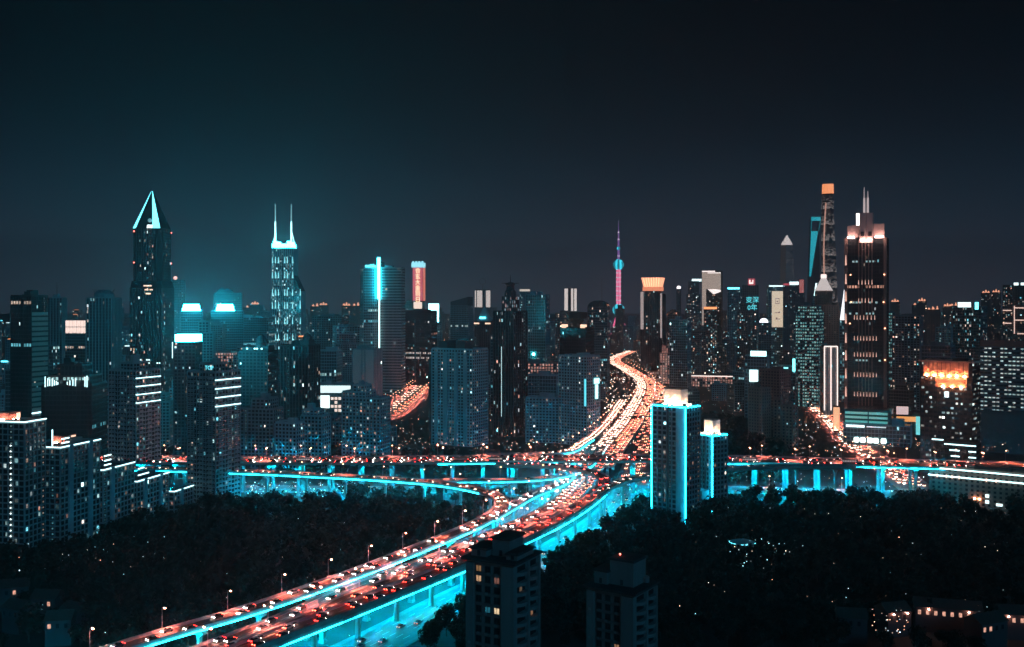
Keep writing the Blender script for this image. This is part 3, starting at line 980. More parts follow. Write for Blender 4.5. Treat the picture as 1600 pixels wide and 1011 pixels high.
st_ = dict(ST['vert']); st_['lit'] = 0.42; st_['pal'] = COOL; st_['br'] = .8
facade(grid, lit, wl, dd, 0, hm, 0, 0, st_)
facade(grid, lit, wu, dd, hm, hb, cxu, 0, st_)
core.build('body', GLASS_T, root)
grid.build('facade_grid', W_TEAL, root, 'stuff')
lit.build('lit_windows', LIT, root, 'stuff')
ul = MB()
for z in [PZ(y, YT) for y in (412, 435, 462, 482, 506, 531)]:
    for x in [-wl / 2 + 3 + q * wu for q in (.03, .17, .31, .60, .72, .97)] + ([wl / 2 - 1] if z < hm else []):
        ul.hexa([(x - 1.1, -dd / 2 - 1.4, z), (x + 1.1, -dd / 2 - 1.4, z), (x + 1.1, -dd / 2 - .7, z), (x - 1.1, -dd / 2 - .7, z),
                 (x - .25, -dd / 2 - 1.4, z + 13), (x + .25, -dd / 2 - 1.4, z + 13), (x + .25, -dd / 2 - .7, z + 13), (x - .25, -dd / 2 - .7, z + 13)])
ul.build('uplight_wash', emi('wash_cyan', (.35, .95, 1.0), 1.3, False), root, 'stuff')  # tapered slivers glow in place of the lamps' wash on the wall
b = MB()
b.box(cxu - wu / 2, cxu + wu * .42, -dd / 2 - .5, dd / 2, hb, hb + 8)
b.box(cxu - wu * .45, cxu - wu * .3, -dd / 2 - .3, dd / 2, hb + 8, hb + 13)
b.box(cxu + wu * .2, cxu + wu * .36, -dd / 2 - .3, dd / 2, hb + 8, hb + 13)
b.build('crown', emi('crown_white', (.03, .8, 1.0), 40.0), root)
for x, lean in ((cxu - wu * .39, -4), (cxu + wu * .36, 8)):
    b = MB()
    b.tube((x, -dd * .3, hb + 4), (x, -dd * .3, hb + 52), 2.0, 1.6, 8)
    b.build('antenna', emi('antenna_white', (.5, .97, 1.0), 2.2, False), root)
    b = MB()
    b.tube((x, -dd * .3, hb + 52), (x, -dd * .3, PZ(320, YT)), 1.3, .8, 8)
    b.build('antenna_tip', emi('antenna_dim', (.4, .8, .85), .55, False), root)
    b = MB()
    b.tube((x, -dd * .3, hb + 36), (x + lean, -dd * .3, hb + 2), .8, .9, 6)
    b.build('strut', emi('antenna_white', (.5, .97, 1.0), 2.2, False), root)

building('office_block', 'grey block with two rows of warm dots right of the twin-antenna tower', 488, 545, 494, 1650, -18, 0.7, 'far', fmul=.7)
building('apartment_block', 'pale speckled block left of the cyan banded office tower', 520, 566, 510, 1560, 12, 0.7, 'far_cool', fmul=1.6)
building('office_block', 'teal block below the twin-antenna tower with few lit windows', 484, 534, 548, 1300, -16, 0.7, 'office_teal', fmul=1.2)

# ---- office pair with a vertical light band
YT = 1500.0; k = YT / F
r, wd, dp, h = building('office_tower', 'left wing of the banded office pair, with slanting cyan lettering on its roof', 563, 592, 420, YT, 14, 0.9, 'office_teal', roof=0)
lettering('onblud', r, (wd * .05, -dp / 2 + 1, h + 4.0), 7.5, SIGNC)
r, wd, dp, h = building('office_tower', 'right wing of the banded office pair, edged by a bright vertical light band', 595, 633, 419, YT, -14, 0.8, 'hband', roof=1, body=GLASS_T)
z0, z1 = PZ(543, YT), PZ(403, YT)
b = MB(); b.box(-wd / 2 - 4.5, -wd / 2 - .6, -dp / 2 - 3, -dp / 2, PZ(467, YT), z1); b.build('light_band', emi('band_white', (.03, .8, 1.0), 40.0), r)
b = MB(); b.box(-wd / 2 - 2.6, -wd / 2 - .9, -dp / 2 - 3, -dp / 2 - 1, z0, PZ(467, YT) - .1); b.build('light_band', LEDW, r)
b = MB(); b.box(-wd / 2 - 4.5, -wd / 2 - .6, -dp / 2 + .2, dp / 2, 0, z1 - 6); b.build('light_band_core', W_DARK, r)

# ---- red banner tower
YT = 2200.0; k = YT / F
r, wd, dp, h = building('banner_tower', 'slim tower with a red lit face of golden signs and a cyan crown', 645, 664, 418, YT, -14, 0.8, 'far_warm', roof=0)
panel(r, 'red_screen', SIGNR, -wd / 2, wd / 2, PZ(470, YT), h - .5, -dp / 2 - .4)
side_panel(r, 'red_screen', emi('red_side', (1.0, .25, .16), .8, False), -dp / 2, dp / 2, PZ(470, YT), h - .5, wd / 2 + .4)
for i, ch in enumerate('合玄大金司日'):
    lettering(ch, r, (0, -dp / 2 - 1.0, h - 8 - i * 12.6), 12.5, emi('gold_sign', (1.0, .66, .38), 2.4, False), ext=.2)
b = MB(); b.box(-wd * .62, wd * .55, -dp * .6, dp * .5, h, h + 10)
for q in (-.5, -.2, .1, .4):
    b.lathe([(3.0, h + 10), (2.0, h + 13), (.3, h + 14)], 8, wd * q, -dp * .3)
b.build('crown', emi('crown_cyan', (.35, .85, 1.0), 1.3, False), r)
panel(r, 'lit_base', emi('peach_light', (1.0, .72, .58), 1.3, False), -wd * .4, wd * .4, PZ(487, YT), PZ(472, YT), -dp / 2 - .4)
r, wd, dp, h = building('office_block', 'block with a plain blazing white-cyan roof screen', 668, 690, 503, 2100, 0, 0.8, 'far', roof=0)
panel(r, 'screen', emi('white_screen', (.3, .95, 1.0), 9), -wd * .42, wd * .3, h, h + 38, -dp / 2)
b = MB(); b.box(-wd * .4, wd * .28, -dp / 2 + .1, dp / 2, h, h + 37); b.build('screen_frame', W_DARK, r)
building('office_block', 'dark block standing below the red banner tower', 632, 683, 486, 1680, -18, 0.7, 'office_dark', fmul=1.2)
building('office_block', 'small warm lit block left of the red banner tower', 628, 645, 472, 2350, -10, 0.8, 'far_warm', fmul=4)

# ---- centre
r, wd, dp, h = building('office_tower', 'teal tower with a slanted roofline left of the twin lit columns', 704, 739, 478, 1900, -20, 0.8, 'office_teal', roof=0)
b = MB()
b.hexa([(-wd / 2, -dp / 2, h), (wd / 2, -dp / 2, h), (wd / 2, dp / 2, h), (-wd / 2, dp / 2, h), (-wd / 2, -dp / 2, h + 8), (wd / 2, -dp / 2, h + 17), (wd / 2, dp / 2, h + 17), (-wd / 2, dp / 2, h + 8)])
b.build('slanted_roof', GLASS_T, r)
r, wd, dp, h = building('hotel_tower', 'dark building with a pyramid roof and a small cyan sign on it', 742, 772, 503, 1500, -18, 0.9, 'vert_dark', roof=0)
b = MB(); b.loft([[(x * q, y * q * .9, z) for x, y in ((-1, -1), (1, -1), (1, 1), (-1, 1))] for q, z in ((wd * .4, h), (wd * .36, h + 5), (.3, h + 24))])
b.build('pyramid_roof', W_TEAL, r)
panel(r, 'sign', SIGNC, -wd * .2, wd * .2, h + 5, h + 7.6, -wd * .36 - .2)
panel(r, 'roof_light', WARM, -wd * .55, -wd * .2, h - 3, h - 1, -dp / 2 - .6)
panel(r, 'roof_light', WARM, wd * .2, wd * .55, h - 3, h - 1, -dp / 2 - .6)
r, wd, dp, h = building('office_tower', 'far tower with two lit white columns under a hazy ring', 742, 766, 453, 3100, 0, 0.7, 'far', roof=0)
for x0, x1 in ((-.5, -.42), (-.36, -.02), (.22, .5)):
    panel(r, 'lit_column', emi('column_white', (1.0, .85, .78), .75, False), wd * x0, wd * x1, PZ(480, 3100), h - 2, -dp / 2 - .6)
b = MB()
for q in range(16):
    a0, a1 = q * math.pi / 8, (q + 1) * math.pi / 8
    b.tube((10 * math.cos(a0), 0, h + 26 + 9 * math.sin(a0)), (10 * math.cos(a1), 0, h + 26 + 9 * math.sin(a1)), .9, .9, 5)
b.tube((0, 0, h), (0, 0, h + 17), 1.2, .8, 6)
b.build('roof_ring', METAL, r)

r, wd, dp, h = building('apartment_tower', 'big two-toned slab of flats with two square roof boxes left of the dark spired tower', 675, 762, 545, 985, -32, 0.62, 'flat', roof=0, fmul=1.4)
b = MB()
b.box(-wd * .42, -wd * .2, -dp * .3, dp * .3, h, h + 8); b.box(wd * .02, wd * .24, -dp * .3, dp * .3, h, h + 8.2)
b.build('roof_box', W_DARK, r)
b = MB()
for q in (-.38, -.14, .1, .34):
    b.box(wd * q - 1.8, wd * q + 1.8, -dp / 2 - 1.6, -dp / 2, 0, h - 3)
b.build('bay', W_TEAL, r)
b = MB(); b.box(-wd * .62, -wd * .5, -dp * .4, dp * .45, 0, h - 8); b.build('dark_wing', W_DARK, r)

YT = 1050.0; k = YT / F
r, wd, dp, h = building('spired_tower', 'black tower with a stepped crown, flared collar and thin spire', 771, 824, 487, YT, -36, 0.95, 'vert_dark', roof=0, body=GLASS, fmul=1.3)
cw = 27 * k / 1.4
b = MB()
b.box(-cw / 2, cw / 2, -cw / 2, cw / 2, h, PZ(463, YT))
b.build('upper_shaft', W_DARK, r)
lt = MB()
facade(None, lt, cw, cw, h, PZ(463, YT), 0, 0, dict(ST['office'], lit=.5, pal=[(.9, .6, .6), (.5, .7, .8)], br=.5))
lt.build('lit_windows', LIT, r, 'stuff')
b = MB()
b.lathe([(cw * .5, PZ(463, YT)), (cw * .46, PZ(456, YT)), (cw * .34, PZ(453, YT)), (cw * .30, PZ(447, YT)), (cw * .42, PZ(444, YT)), (cw * .3, PZ(442, YT)), (cw * .12, PZ(441, YT))], 8)
b.build('crown', W_DARK, r)
b = MB()
for a in range(8):
    a = a * math.pi / 4
    b.tube((0, 0, PZ(443.5, YT)), (cw * .72 * math.cos(a), cw * .72 * math.sin(a), PZ(442.4, YT)), .45, .2, 5)
b.build('collar_fin', W_DARK, r)
b = MB(); b.tube((0, 0, PZ(442, YT)), (0, 0, PZ(429, YT)), .5, .12, 6); b.build('spire', METAL_D, r)
led_edge(r, 'corner_light', [(-wd * .08, -dp / 2 - .6, 20), (-wd * .08, -dp / 2 - .6, h * .72)], .10)

r, wd, dp, h = building('office_tower', 'flat-topped teal glass tower right of the dark spired tower', 822, 859, 461, 1420, -16, 0.8, 'office_teal', roof=2, fmul=1.4)
b = MB(); b.sphere((-wd * .1, -dp / 2 - 1, h * .44), 2.0, 8, 6); b.build('floodlight', emi('cyan_burst', (.1, .9, .9), 40), r)
r, wd, dp, h = building('office_tower', 'hazy tower with a pale top band behind the dark spired tower', 812, 828, 452, 2900, 0, 0.8, 'far_cool', roof=0, fmul=3)
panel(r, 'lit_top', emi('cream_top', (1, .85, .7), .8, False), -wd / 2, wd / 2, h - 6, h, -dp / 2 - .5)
r, wd, dp, h = building('apartment_tower', 'pale twin-slab tower with white lit stripes above the round black roof', 882, 901, 451, 2800, 0, 0.7, 'far_warm', roof=0, fmul=1)
for x0, x1 in ((-.5, -.22), (.04, .22), (.3, .5)):
    panel(r, 'lit_column', emi('column_white2', (1.0, .86, .8), .85, False), wd * x0, wd * x1, PZ(486, 2800), h, -dp / 2 - .5)
building('office_block', 'low pinkish roofed block beneath the twin-slab tower', 868, 905, 490, 1900, 0, 0.7, 'far_warm', fmul=2)
building('market_hall', 'long low hall with a row of warm arched windows behind the teal flats', 820, 876, 567, 1400, -6, 0.4, 'pink', roof=1)
building('office_block', 'low teal office wing with a plain roof right of the dark spired tower', 822, 876, 586, 1130, -14, 0.6, 'office_teal', roof=1, fmul=.4)
building('apartment_block', 'low teal flats with tall ground windows below the neon sign slab', 822, 878, 621, 1000, -12, 0.5, 'flat', fmul=1.2)
r, wd, dp, h = building('apartment_tower', 'teal slab with small square windows and a vertical neon sign on its edge', 873, 937, 556, 985, -34, 0.7, 'flat', roof=1, fmul=.8)
b = MB(); b.box(wd / 2 + .6, wd / 2 + 1.4, dp * .12, dp * .28, h * .52, h * .68); b.box(wd / 2 + .6, wd / 2 + 1.4, dp * .02, dp * .38, h * .69, h * .75)
b.build('neon_sign', emi('neon_white', (.45, 1, 1), 2.4, False), r)
panel(r, 'neon_strip', emi('neon_cyan', (.1, .75, .9), 1.4, False), wd * .44, wd * .49, h * .45, h * .75, -dp / 2 - .7)
r, wd, dp, h = building('office_tower', 'dark brown block with a black bowl-shaped roof cap', 875, 928, 512, 1180, -22, 0.8, 'office_dark', roof=0, fmul=.8)
b = MB(); b.lathe([(wd * .16, h), (wd * .16, h + 5), (wd * .36, h + 11), (wd * .38, h + 18), (wd * .2, h + 18.5)], 20); b.build('roof_cap', W_BLACK, r)
for q in (-.35, .38):
    p = MB(); p.box(wd * q - 3, wd * q + 3, -dp * .5, -dp * .3, h, h + 4); p.build('roof_light', WARM, r)
r, wd, dp, h = building('office_tower', 'round-topped glass tower with a thin mast in front of the ball tower', 918, 953, 480, 1560, -10, 0.8, 'office', roof=0, fmul=2.0)
b = MB(); n = 14
b.loft([[(wd / 2 * math.cos(math.pi * q / n), y, h + wd * .34 * math.sin(math.pi * q / n)) for q in range(n + 1)] for y in (-dp / 2, dp / 2)])
b.build('barrel_roof', GLASS_T, r)
b = MB(); b.tube((wd * .16, 0, h), (wd * .16, 0, h + 46), .6, .2, 6); b.build('mast', METAL, r)

# ---- ball tower far behind
YT = 4187.0; k = YT / F; Xc = PX(966.5, YT)
root = thing('ball_tower', 'television tower of stacked glowing balls on pink columns with a needle spire', 'tower', (Xc, YT, 0))
ballm = emi('ball_cyan', (.04, .70, .90), .75, False)
t = ballm.node_tree
nz = t.nodes.new('ShaderNodeTexWave'); nz.inputs['Scale'].default_value = 0.02; nz.inputs['Distortion'].default_value = 6.0
tcn = t.nodes.new('ShaderNodeTexCoord'); t.links.new(tcn.outputs['Object'], nz.inputs['Vector'])
mr = t.nodes.new('ShaderNodeMapRange'); mr.inputs['To Min'].default_value = .3; mr.inputs['To Max'].default_value = 2.0
t.links.new(nz.outputs['Fac'], mr.inputs[0]); t.links.new(mr.outputs[0], t.nodes['Principled BSDF'].inputs['Emission Strength'])
for (yy, rr) in ((484, 25), (413.5, 22.5), (388, 7.5)):
    b = MB(); b.sphere((0, 0, PZ(yy, YT)), rr, 20, 12); b.build('ball', ballm, root)
pk = emi('column_pink', (.9, .14, .30), 1.5, False)
for a in range(3):
    a = a * 2.094 + .5
    b = MB(); b.tube((7.5 * math.cos(a), 7.5 * math.sin(a), 0), (7.5 * math.cos(a), 7.5 * math.sin(a), PZ(413, YT)), 3.4, 3.0, 8); b.build('column', pk, root)
b = MB()
for q in range(7):
    z = PZ(470, YT) + q * 19
    b.lathe([(11.2, z), (11.2, z + 4.5)], 12)
b.build('column_ring', emi('ring_white', (.9, .7, .9), .9, False), root, 'stuff')
b = MB(); b.lathe([(5.5, PZ(405, YT)), (4.6, PZ(388, YT)), (3.2, PZ(375, YT)), (2.4, PZ(364, YT)), (1.2, PZ(357, YT)), (.5, PZ(345, YT))], 8); b.build('spire', emi('spire_purple', (.28, .12, .42), .9, False), root)
for yy, rr in ((400, 5.5), (374, 4), (363, 3.6), (346, 1.6)):
    b = MB(); b.sphere((0, 0, PZ(yy, YT)), rr, 10, 6); b.build('spire_light', emi('spire_light', (1, .8, .95), 1.2, False), root)
for a in range(3):
    a = a * 2.094 + .2
    b = MB(); b.tube((40 * math.cos(a), 40 * math.sin(a), 0), (8 * math.cos(a), 8 * math.sin(a), 92), 3, 3, 8); b.build('leg', pk, root)

# ---- orange crowned tower and neighbours
YT = 1900.0; k = YT / F
r, wd, dp, h = building('crown_tower', 'tower whose flaring orange lit crown glows over a pale shaft', 1001, 1040, 456, YT, -12, 0.8, 'vert_dark', roof=0, fmul=1.5, tiers=[(1, 1, 0, .97), (.6, .7, .97, 1.03)])
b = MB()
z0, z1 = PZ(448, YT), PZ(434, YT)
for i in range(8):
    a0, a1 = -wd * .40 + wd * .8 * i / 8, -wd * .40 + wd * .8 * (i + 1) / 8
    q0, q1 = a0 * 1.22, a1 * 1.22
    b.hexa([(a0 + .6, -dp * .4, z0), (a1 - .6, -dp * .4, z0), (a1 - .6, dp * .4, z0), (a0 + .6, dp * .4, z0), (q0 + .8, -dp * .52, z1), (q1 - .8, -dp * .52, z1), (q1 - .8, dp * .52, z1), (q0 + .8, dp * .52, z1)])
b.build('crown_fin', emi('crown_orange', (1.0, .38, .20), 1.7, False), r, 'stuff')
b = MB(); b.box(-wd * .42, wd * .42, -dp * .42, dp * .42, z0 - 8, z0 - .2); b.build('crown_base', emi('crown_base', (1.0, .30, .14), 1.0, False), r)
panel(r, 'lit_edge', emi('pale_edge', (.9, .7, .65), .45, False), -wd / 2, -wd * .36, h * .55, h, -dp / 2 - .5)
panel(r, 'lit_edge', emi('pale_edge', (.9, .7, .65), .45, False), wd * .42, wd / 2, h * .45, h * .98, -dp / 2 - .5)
for x0, x1, yt, lab, fmx in ((1043, 1062, 488, 'cream lit block with a pointed top right of the orange crowned tower', 5), (1046, 1080, 500, 'teal sided dark block below the cream lit one', 1)):
    building('office_block', lab, x0, x1, yt, 1750 if fmx > 1 else 1560, -16, .8, 'far_warm' if fmx > 1 else 'office_teal', fmul=fmx)
r, wd, dp, h = building('office_tower', 'thin dim tower topped by a white globe', 1057, 1064, 452, 2600, 0, .9, 'far', roof=0)
p = MB(); p.sphere((0, 0, h + 4), 5.5, 10, 7); p.build('globe_lamp', emi('globe_w', (1, .85, .85), 2.2, False), r)
r, wd, dp, h = building('office_tower', 'pale lit tapering tower with sparkling shoulders left of the cream screen tower', 1071, 1096, 440, 2700, 0, .8, 'far', fmul=3, tiers=[(1, 1, 0, .62), (.84, .84, .62, .82), (.66, .66, .82, 1)])
panel(r, 'roof_sign', SIGNW, -wd * .1, wd * .5, h, h + 7, -dp * .3)
YT = 2350.0
r, wd, dp, h = building('office_tower', 'broad cream lit tower with a notched front and bright roof edge', 1097, 1129, 424, YT, -8, .7, 'far_warm', roof=0, fmul=3)
panel(r, 'glow_wall', emi('cream_wall_glow', (1.0, .74, .60), .42, False), -wd / 2, wd / 2, PZ(452, YT), h - 3, -dp / 2 - .6)  # floodlighting put into the wall as its own emission
panel(r, 'glow_wall', emi('cream_wall_glow', (1.0, .74, .60), .42, False), -wd / 2, -wd * .28, PZ(508, YT), PZ(452, YT) - .1, -dp / 2 - .6)
panel(r, 'roof_edge_light', emi('cream_b', (1, .85, .8), 1.5, False), -wd / 2, wd * .2, h - 2, h + 1, -dp / 2 - .8)
panel(r, 'roof_edge_light', emi('cream_b', (1, .85, .8), 1.5, False), -wd * .2, wd / 2, h - 5, h - 3, -dp / 2 - .9)
b = MB(); b.poly([(-wd * .28, -dp / 2 - .8, PZ(450, YT)), (wd / 2, -dp / 2 - .8, PZ(453, YT)), (wd / 2, -dp / 2 - .8, PZ(456, YT)), (wd * .12, -dp / 2 - .8, PZ(460, YT))])
b.build('notch_light', emi('cream_b', (1, .85, .8), 1.5, False), r)
r, wd, dp, h = building('office_block', 'small block with an orange lit roof terrace before the cream tower', 1100, 1120, 483, 1850, 0, .8, 'far_warm', fmul=5)
panel(r, 'terrace_light', SIGNO, -wd / 2, wd / 2, h, h + 4, -dp / 2)
r, wd, dp, h = building('office_tower', 'teal speckled tower with a cyan roof bar and small aerial', 1137, 1160, 452, 2300, 0, .8, 'far_cool', fmul=3, roof=0, mast=16)
panel(r, 'roof_bar', SIGNC, -wd * .5, wd * .3, h, h + 4, -dp / 2)
r, wd, dp, h = building('sign_tower', 'dark tower with big cyan sign characters and a red lit emblem on top', 1160, 1185, 446, 2050, 0, .7, 'far', roof=0, fmul=1)
lettering('变深', r, (wd * .12, -dp / 2 - 1, PZ(469, 2050)), 13, SIGND); lettering('0年', r, (wd * .12, -dp / 2 - 1, PZ(481, 2050)), 13, SIGND)
panel(r, 'emblem_board', emi('emblem_red', (.8, .05, .08), .5, False), -wd * .15, wd * .3, h, h + 14, -dp / 2)
b = MB(); b.box(-wd * .08, wd * .0, -dp / 2 - 1, -dp / 2 - .5, h + 3, h + 11); b.box(wd * .0, wd * .18, -dp / 2 - 1, -dp / 2 - .5, h + 3, h + 6); b.box(wd * .12, wd * .18, -dp / 2 - 1, -dp / 2 - .5, h + 6, h + 11)
b.build('emblem', emi('emblem_w', (1, .8, .75), 1.8, False), r)
building('office_block', 'red-brown stepped block with white roof tiers left of the cyan characters', 1152, 1168, 475, 1850, 0, .8, 'far_warm', fmul=4, tiers=[(1, 1, 0, .9), (.8, .8, .9, .96), (.55, .55, .96, 1)])
YT = 1950.0
r, wd, dp, h = building('screen_tower', 'tower with a tall cream screen of faint drawings on its front', 1198, 1223, 448, YT, 16, .6, 'far_cool', roof=0, fmul=5)
panel(r, 'screen', emi('cream_screen', (1.0, .80, .58), .78, False), -wd * .30, wd / 2, PZ(511, YT), PZ(455, YT), -dp / 2 - .5)
b = MB()
for (u0, u1, a, c) in ((-.05, .25, 466, 467), (-.05, .25, 474, 475), (-.05, -.02, 467, 474), (.22, .25, 467, 474), (.05, .15, 470, 472), (-.1, .1, 488, 489), (.15, .3, 487, 489), (-.05, .3, 498, 499), (0, .1, 496, 498)):
    b.box(wd * u0, wd * u1, -dp / 2 - 1.1, -dp / 2 - .95, PZ(c, YT), PZ(a, YT))
b.build('screen_drawing', emi('drawing', (.35, .22, .25), .5, False), r)
panel(r, 'roof_bar', SIGNW, -wd * .5, wd * .5, h, h + 2.5, -dp / 2)
r, wd, dp, h = building('office_block', 'rounded block with a white domed roof light below the cream screen', 1182, 1205, 505, 1600, 0, .8, 'far', roof=0)
p = MB(); p.lathe([(7, h), (6.5, h + 4), (4, h + 7), (.5, h + 8)], 14); p.build('dome_light', emi('dome_w', (.95, .95, 1), 2.2, False), r)
r, wd, dp, h = building('office_block', 'block with a red and white roof sign beside the pagoda tower', 1224, 1248, 446, 2500, 0, .8, 'far', roof=0)
panel(r, 'roof_sign', SIGNR, -wd * .5, -wd * .1, h, h + 5, -dp / 2); panel(r, 'roof_sign', SIGNW, -wd * .1, wd * .5, h + 1, h + 9, -dp / 2)
r, wd, dp, h = building('office_block', 'thin block with a hanging red banner right of the red and white sign', 1247, 1257, 437, 2600, 0, .8, 'far', roof=0)
panel(r, 'banner', emi('banner_red', (.9, .25, .22), .5, False), -wd * .3, wd * .4, h - 34, h, -dp / 2 - .5)

# pagoda tower
YT = 4187.0; k = YT / F; Xc = PX(1229.5, YT)
root = thing('pagoda_tower', 'distant stepped pagoda-like tower with a glowing white tip', 'tower', (Xc, YT, 0), R(20))
b = MB(); lt = MB()
zz = 0; wq = 46.0
for i in range(11):
    hz_ = 76 * .82 ** i
    z1 = min(zz + hz_, 372)
    b.box(-wq / 2, wq / 2, -wq / 2, wq / 2, zz, z1); b.box(-wq / 2 - 1.4, wq / 2 + 1.4, -wq / 2 - 1.4, wq / 2 + 1.4, z1 - 3, z1 - .3)
    facade(None, lt, wq, wq, zz, z1, 0, 0, dict(ST['far'], lit=.5, br=.55, pal=[(.6, .66, .8), (.9, .8, .8)], bw=5))
    zz = z1; wq *= .968
b.build('body', W_MID, root); lt.build('lit_windows', LIT, root, 'stuff')
b = MB()
for q, z0, z1 in ((.98, 372, 380), (.8, 380, 388), (.6, 388, 396), (.4, 396, 404), (.22, 404, 412)):
    b.box(-wq * q / 2, wq * q / 2, -wq * q / 2, wq * q / 2, z0, z1)
b.build('crown', emi('crown_pale_glow', (1.0, .88, .85), .9, False), root)  # crown surface emits by itself in place of lamplight falling on it
b = MB(); b.tube((0, 0, 412), (0, 0, PZ(364, YT)), 1.6, .4, 6); b.build('spire', METAL, root)

# tapered tower with an opening
Xc = PX(1272, YT)
root = thing('opener_tower', 'distant cyan wedge tower with a trapezoid opening near its top', 'tower', (Xc, YT, 0))
zt = PZ(339, YT); zh1 = PZ(346, YT); zh0 = PZ(360, YT); zb = PZ(432, YT)
X = lambda px: (px - 1272) * k
b = MB()
dq = 10.0
b.hexa([(X(1262), -dq, 0), (X(1282), -dq, 0), (X(1282), dq * 3, 0), (X(1262), dq * 3, 0), (X(1265.6), -dq, zh0), (X(1278.5), -dq, zh0), (X(1278.5), dq, zh0), (X(1265.6), dq, zh0)])
b.hexa([(X(1265.6), -dq, zh0), (X(1268.2), -dq, zh0), (X(1268.2), dq, zh0), (X(1265.6), dq, zh0), (X(1266), -dq, zh1), (X(1267.6), -dq, zh1), (X(1267.6), dq, zh1), (X(1266), dq, zh1)])
b.hexa([(X(1276.5), -dq, zh0), (X(1278.5), -dq, zh0), (X(1278.5), dq, zh0), (X(1276.5), dq, zh0), (X(1279.2), -dq, zh1), (X(1281), -dq, zh1), (X(1281), dq, zh1), (X(1279.2), dq, zh1)])
b.hexa([(X(1266), -dq, zh1), (X(1281), -dq, zh1), (X(1281), dq, zh1), (X(1266), dq, zh1), (X(1266), -dq, zt), (X(1281.4), -dq, zt), (X(1281.4), dq, zt), (X(1266), dq, zt)])
b.build('body', GLASS_B, root)
cy_ = emi('facade_cyan', (.01, .40, .50), 1.3, False)
b = MB(); b.poly([(X(1263.2), -dq * 1.0 - 1.2, zb), (X(1265.8), -dq - 1.2, zb), (X(1277), -dq - 1.2, zh0 - 4), (X(1266), -dq - 1.2, zh0 - 4)]); b.build('lit_face', cy_, root)
b = MB(); b.box(X(1266.4), X(1281), -dq - 1.4, -dq - .2, zh1 + 2, zt - 1); b.build('lit_face', cy_, root)
b = MB(); b.tube((X(1266), -dq - 1, zh0 - 4), (X(1266.6), -dq - 1, zh1), .8, .8, 5); b.tube((X(1278), -dq - 1, zh0 - 2), (X(1280.5), -dq - 1, zh1), .8, .8, 5); b.build('lit_edge', cy_, root)

# twisting supertall
Xc = PX(1294, YT)
root = thing('twisting_tower', 'tallest distant tower, twisting and tapered, with an orange lit cap', 'tower', (Xc, YT, 0))


def twring(z, grow=1.0):
    t = z / 632.0
    rad = (36.0 - 14.0 * t ** 1.15) * grow
    tw = -0.9 + 2.0 * t
    res = []
    for q in range(24):
        a = 2 * math.pi * q / 24
        rr = rad * (1 + 0.10 * math.cos(3 * a)) * (0.90 if q == 14 else 1.0)
        res.append((rr * math.cos(a + tw), rr * math.sin(a + tw), z))
    return res


zc0, zc1 = PZ(303, YT), PZ(288, YT)
b = MB(); b.loft([twring(z) for z in [zc0 * q / 40 for q in range(41)]]); b.build('body', GLASS_B, root)
lt = MB()
ny = 150
for q in range(ny):
    z = zc0 * q / ny
    zone = (q * 9 / ny) % 1.0
    pr = (1 - zone) ** 1.2 * 0.85
    r0, r1 = twring(z, 1.006), twring(z + 1.9, 1.006)
    for j in range(24):
        if r0[j][1] < 8 and rng.random() < pr:
            a = U(.25, .7) * (1.25 - zone)
            lt.quad(r0[j], r0[(j + 1) % 24], r1[(j + 1) % 24], r1[j], 0, (a * .95, a * .8, a * .78))
lt.build('lit_windows', LIT, root, 'stuff')
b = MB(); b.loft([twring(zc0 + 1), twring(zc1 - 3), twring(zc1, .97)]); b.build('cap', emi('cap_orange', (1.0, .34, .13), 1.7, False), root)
b = MB()
for q in range(12):
    p0 = twring(zc1, .95)[q * 2]
    b.tube(p0, (p0[0], p0[1], zc1 + 4 + 8 * abs(math.sin(q * 1.3))), .7, .5, 4)
b.build('cap_rim', METAL, root)
b = MB()
for q in range(30):
    za_, zb_ = PZ(437, YT) + (PZ(318, YT) - PZ(437, YT)) * q / 30, PZ(437, YT) + (PZ(318, YT) - PZ(437, YT)) * (q + 1) / 30
    f_ = lambda z: (-(36.0 - 14.0 * (z / 632) ** 1.15) * .92 + 4 * math.sin((z - 230) / 300 * 3.1) * -1 + 3, -30, z)
    b.tube(f_(za_), f_(zb_), 3.0, 3.0, 5)
b.build('notch_light', emi('notch_warm', (1.0, .5, .36), .8, False), root)

# white pointed roof tower, green rows office, outlined slab, gown-like sign
YT = 1850.0
r, wd, dp, h = building('hotel_tower', 'brown tower with a flared white lit pyramid roof', 1274, 1300, 455, YT, -14, .9, 'flat_brown', roof=0, fmul=4)
b = MB(); b.loft([[(x * q, y * q, z) for x, y in ((-1, -1), (1, -1), (1, 1), (-1, 1))] for q, z in ((wd * .56, h + 1), (wd * .36, h + 11), (wd * .2, h + 21), (wd * .15, h + 24))])
b.build('pyramid_roof', emi('white_roof_glow', (1, .86, .82), .7, False), r)  # roof glows by itself instead of being floodlit
b = MB(); b.box(-wd * .17, wd * .17, -wd * .17, wd * .17, h + 24, h + 31); b.build('roof_lantern', emi('roof_lantern', (1, .8, .75), 1.6, False), r)
r, wd, dp, h = building('office_tower', 'office tower glowing with even green-cyan rows of lit floors', 1243, 1287, 478, 1330, -18, .7, 'green_rows', tiers=[(1, 1, 0, .94), (.82, .9, .94, 1)])
r, wd, dp, h = building('office_tower', 'plain grey-brown tower behind the white outlined slab', 1283, 1318, 478, 1450, -20, .8, 'flat_brown', fmul=.8)
YT = 1230.0
r, wd, dp, h = building('apartment_tower', 'pale slab outlined by white light lines, left of the tall pink-crowned tower', 1282, 1308, 541, YT, 20, .8, 'vert', roof=1, body=W_PALE)
for x in (-wd / 2, wd * .0, wd / 2):
    led_edge(r, 'outline_light', [(x, -dp / 2 - .9, h * .08), (x, -dp / 2 - .9, h)], .7, emi('outline_w', (1, .78, .7), 1.6, False))
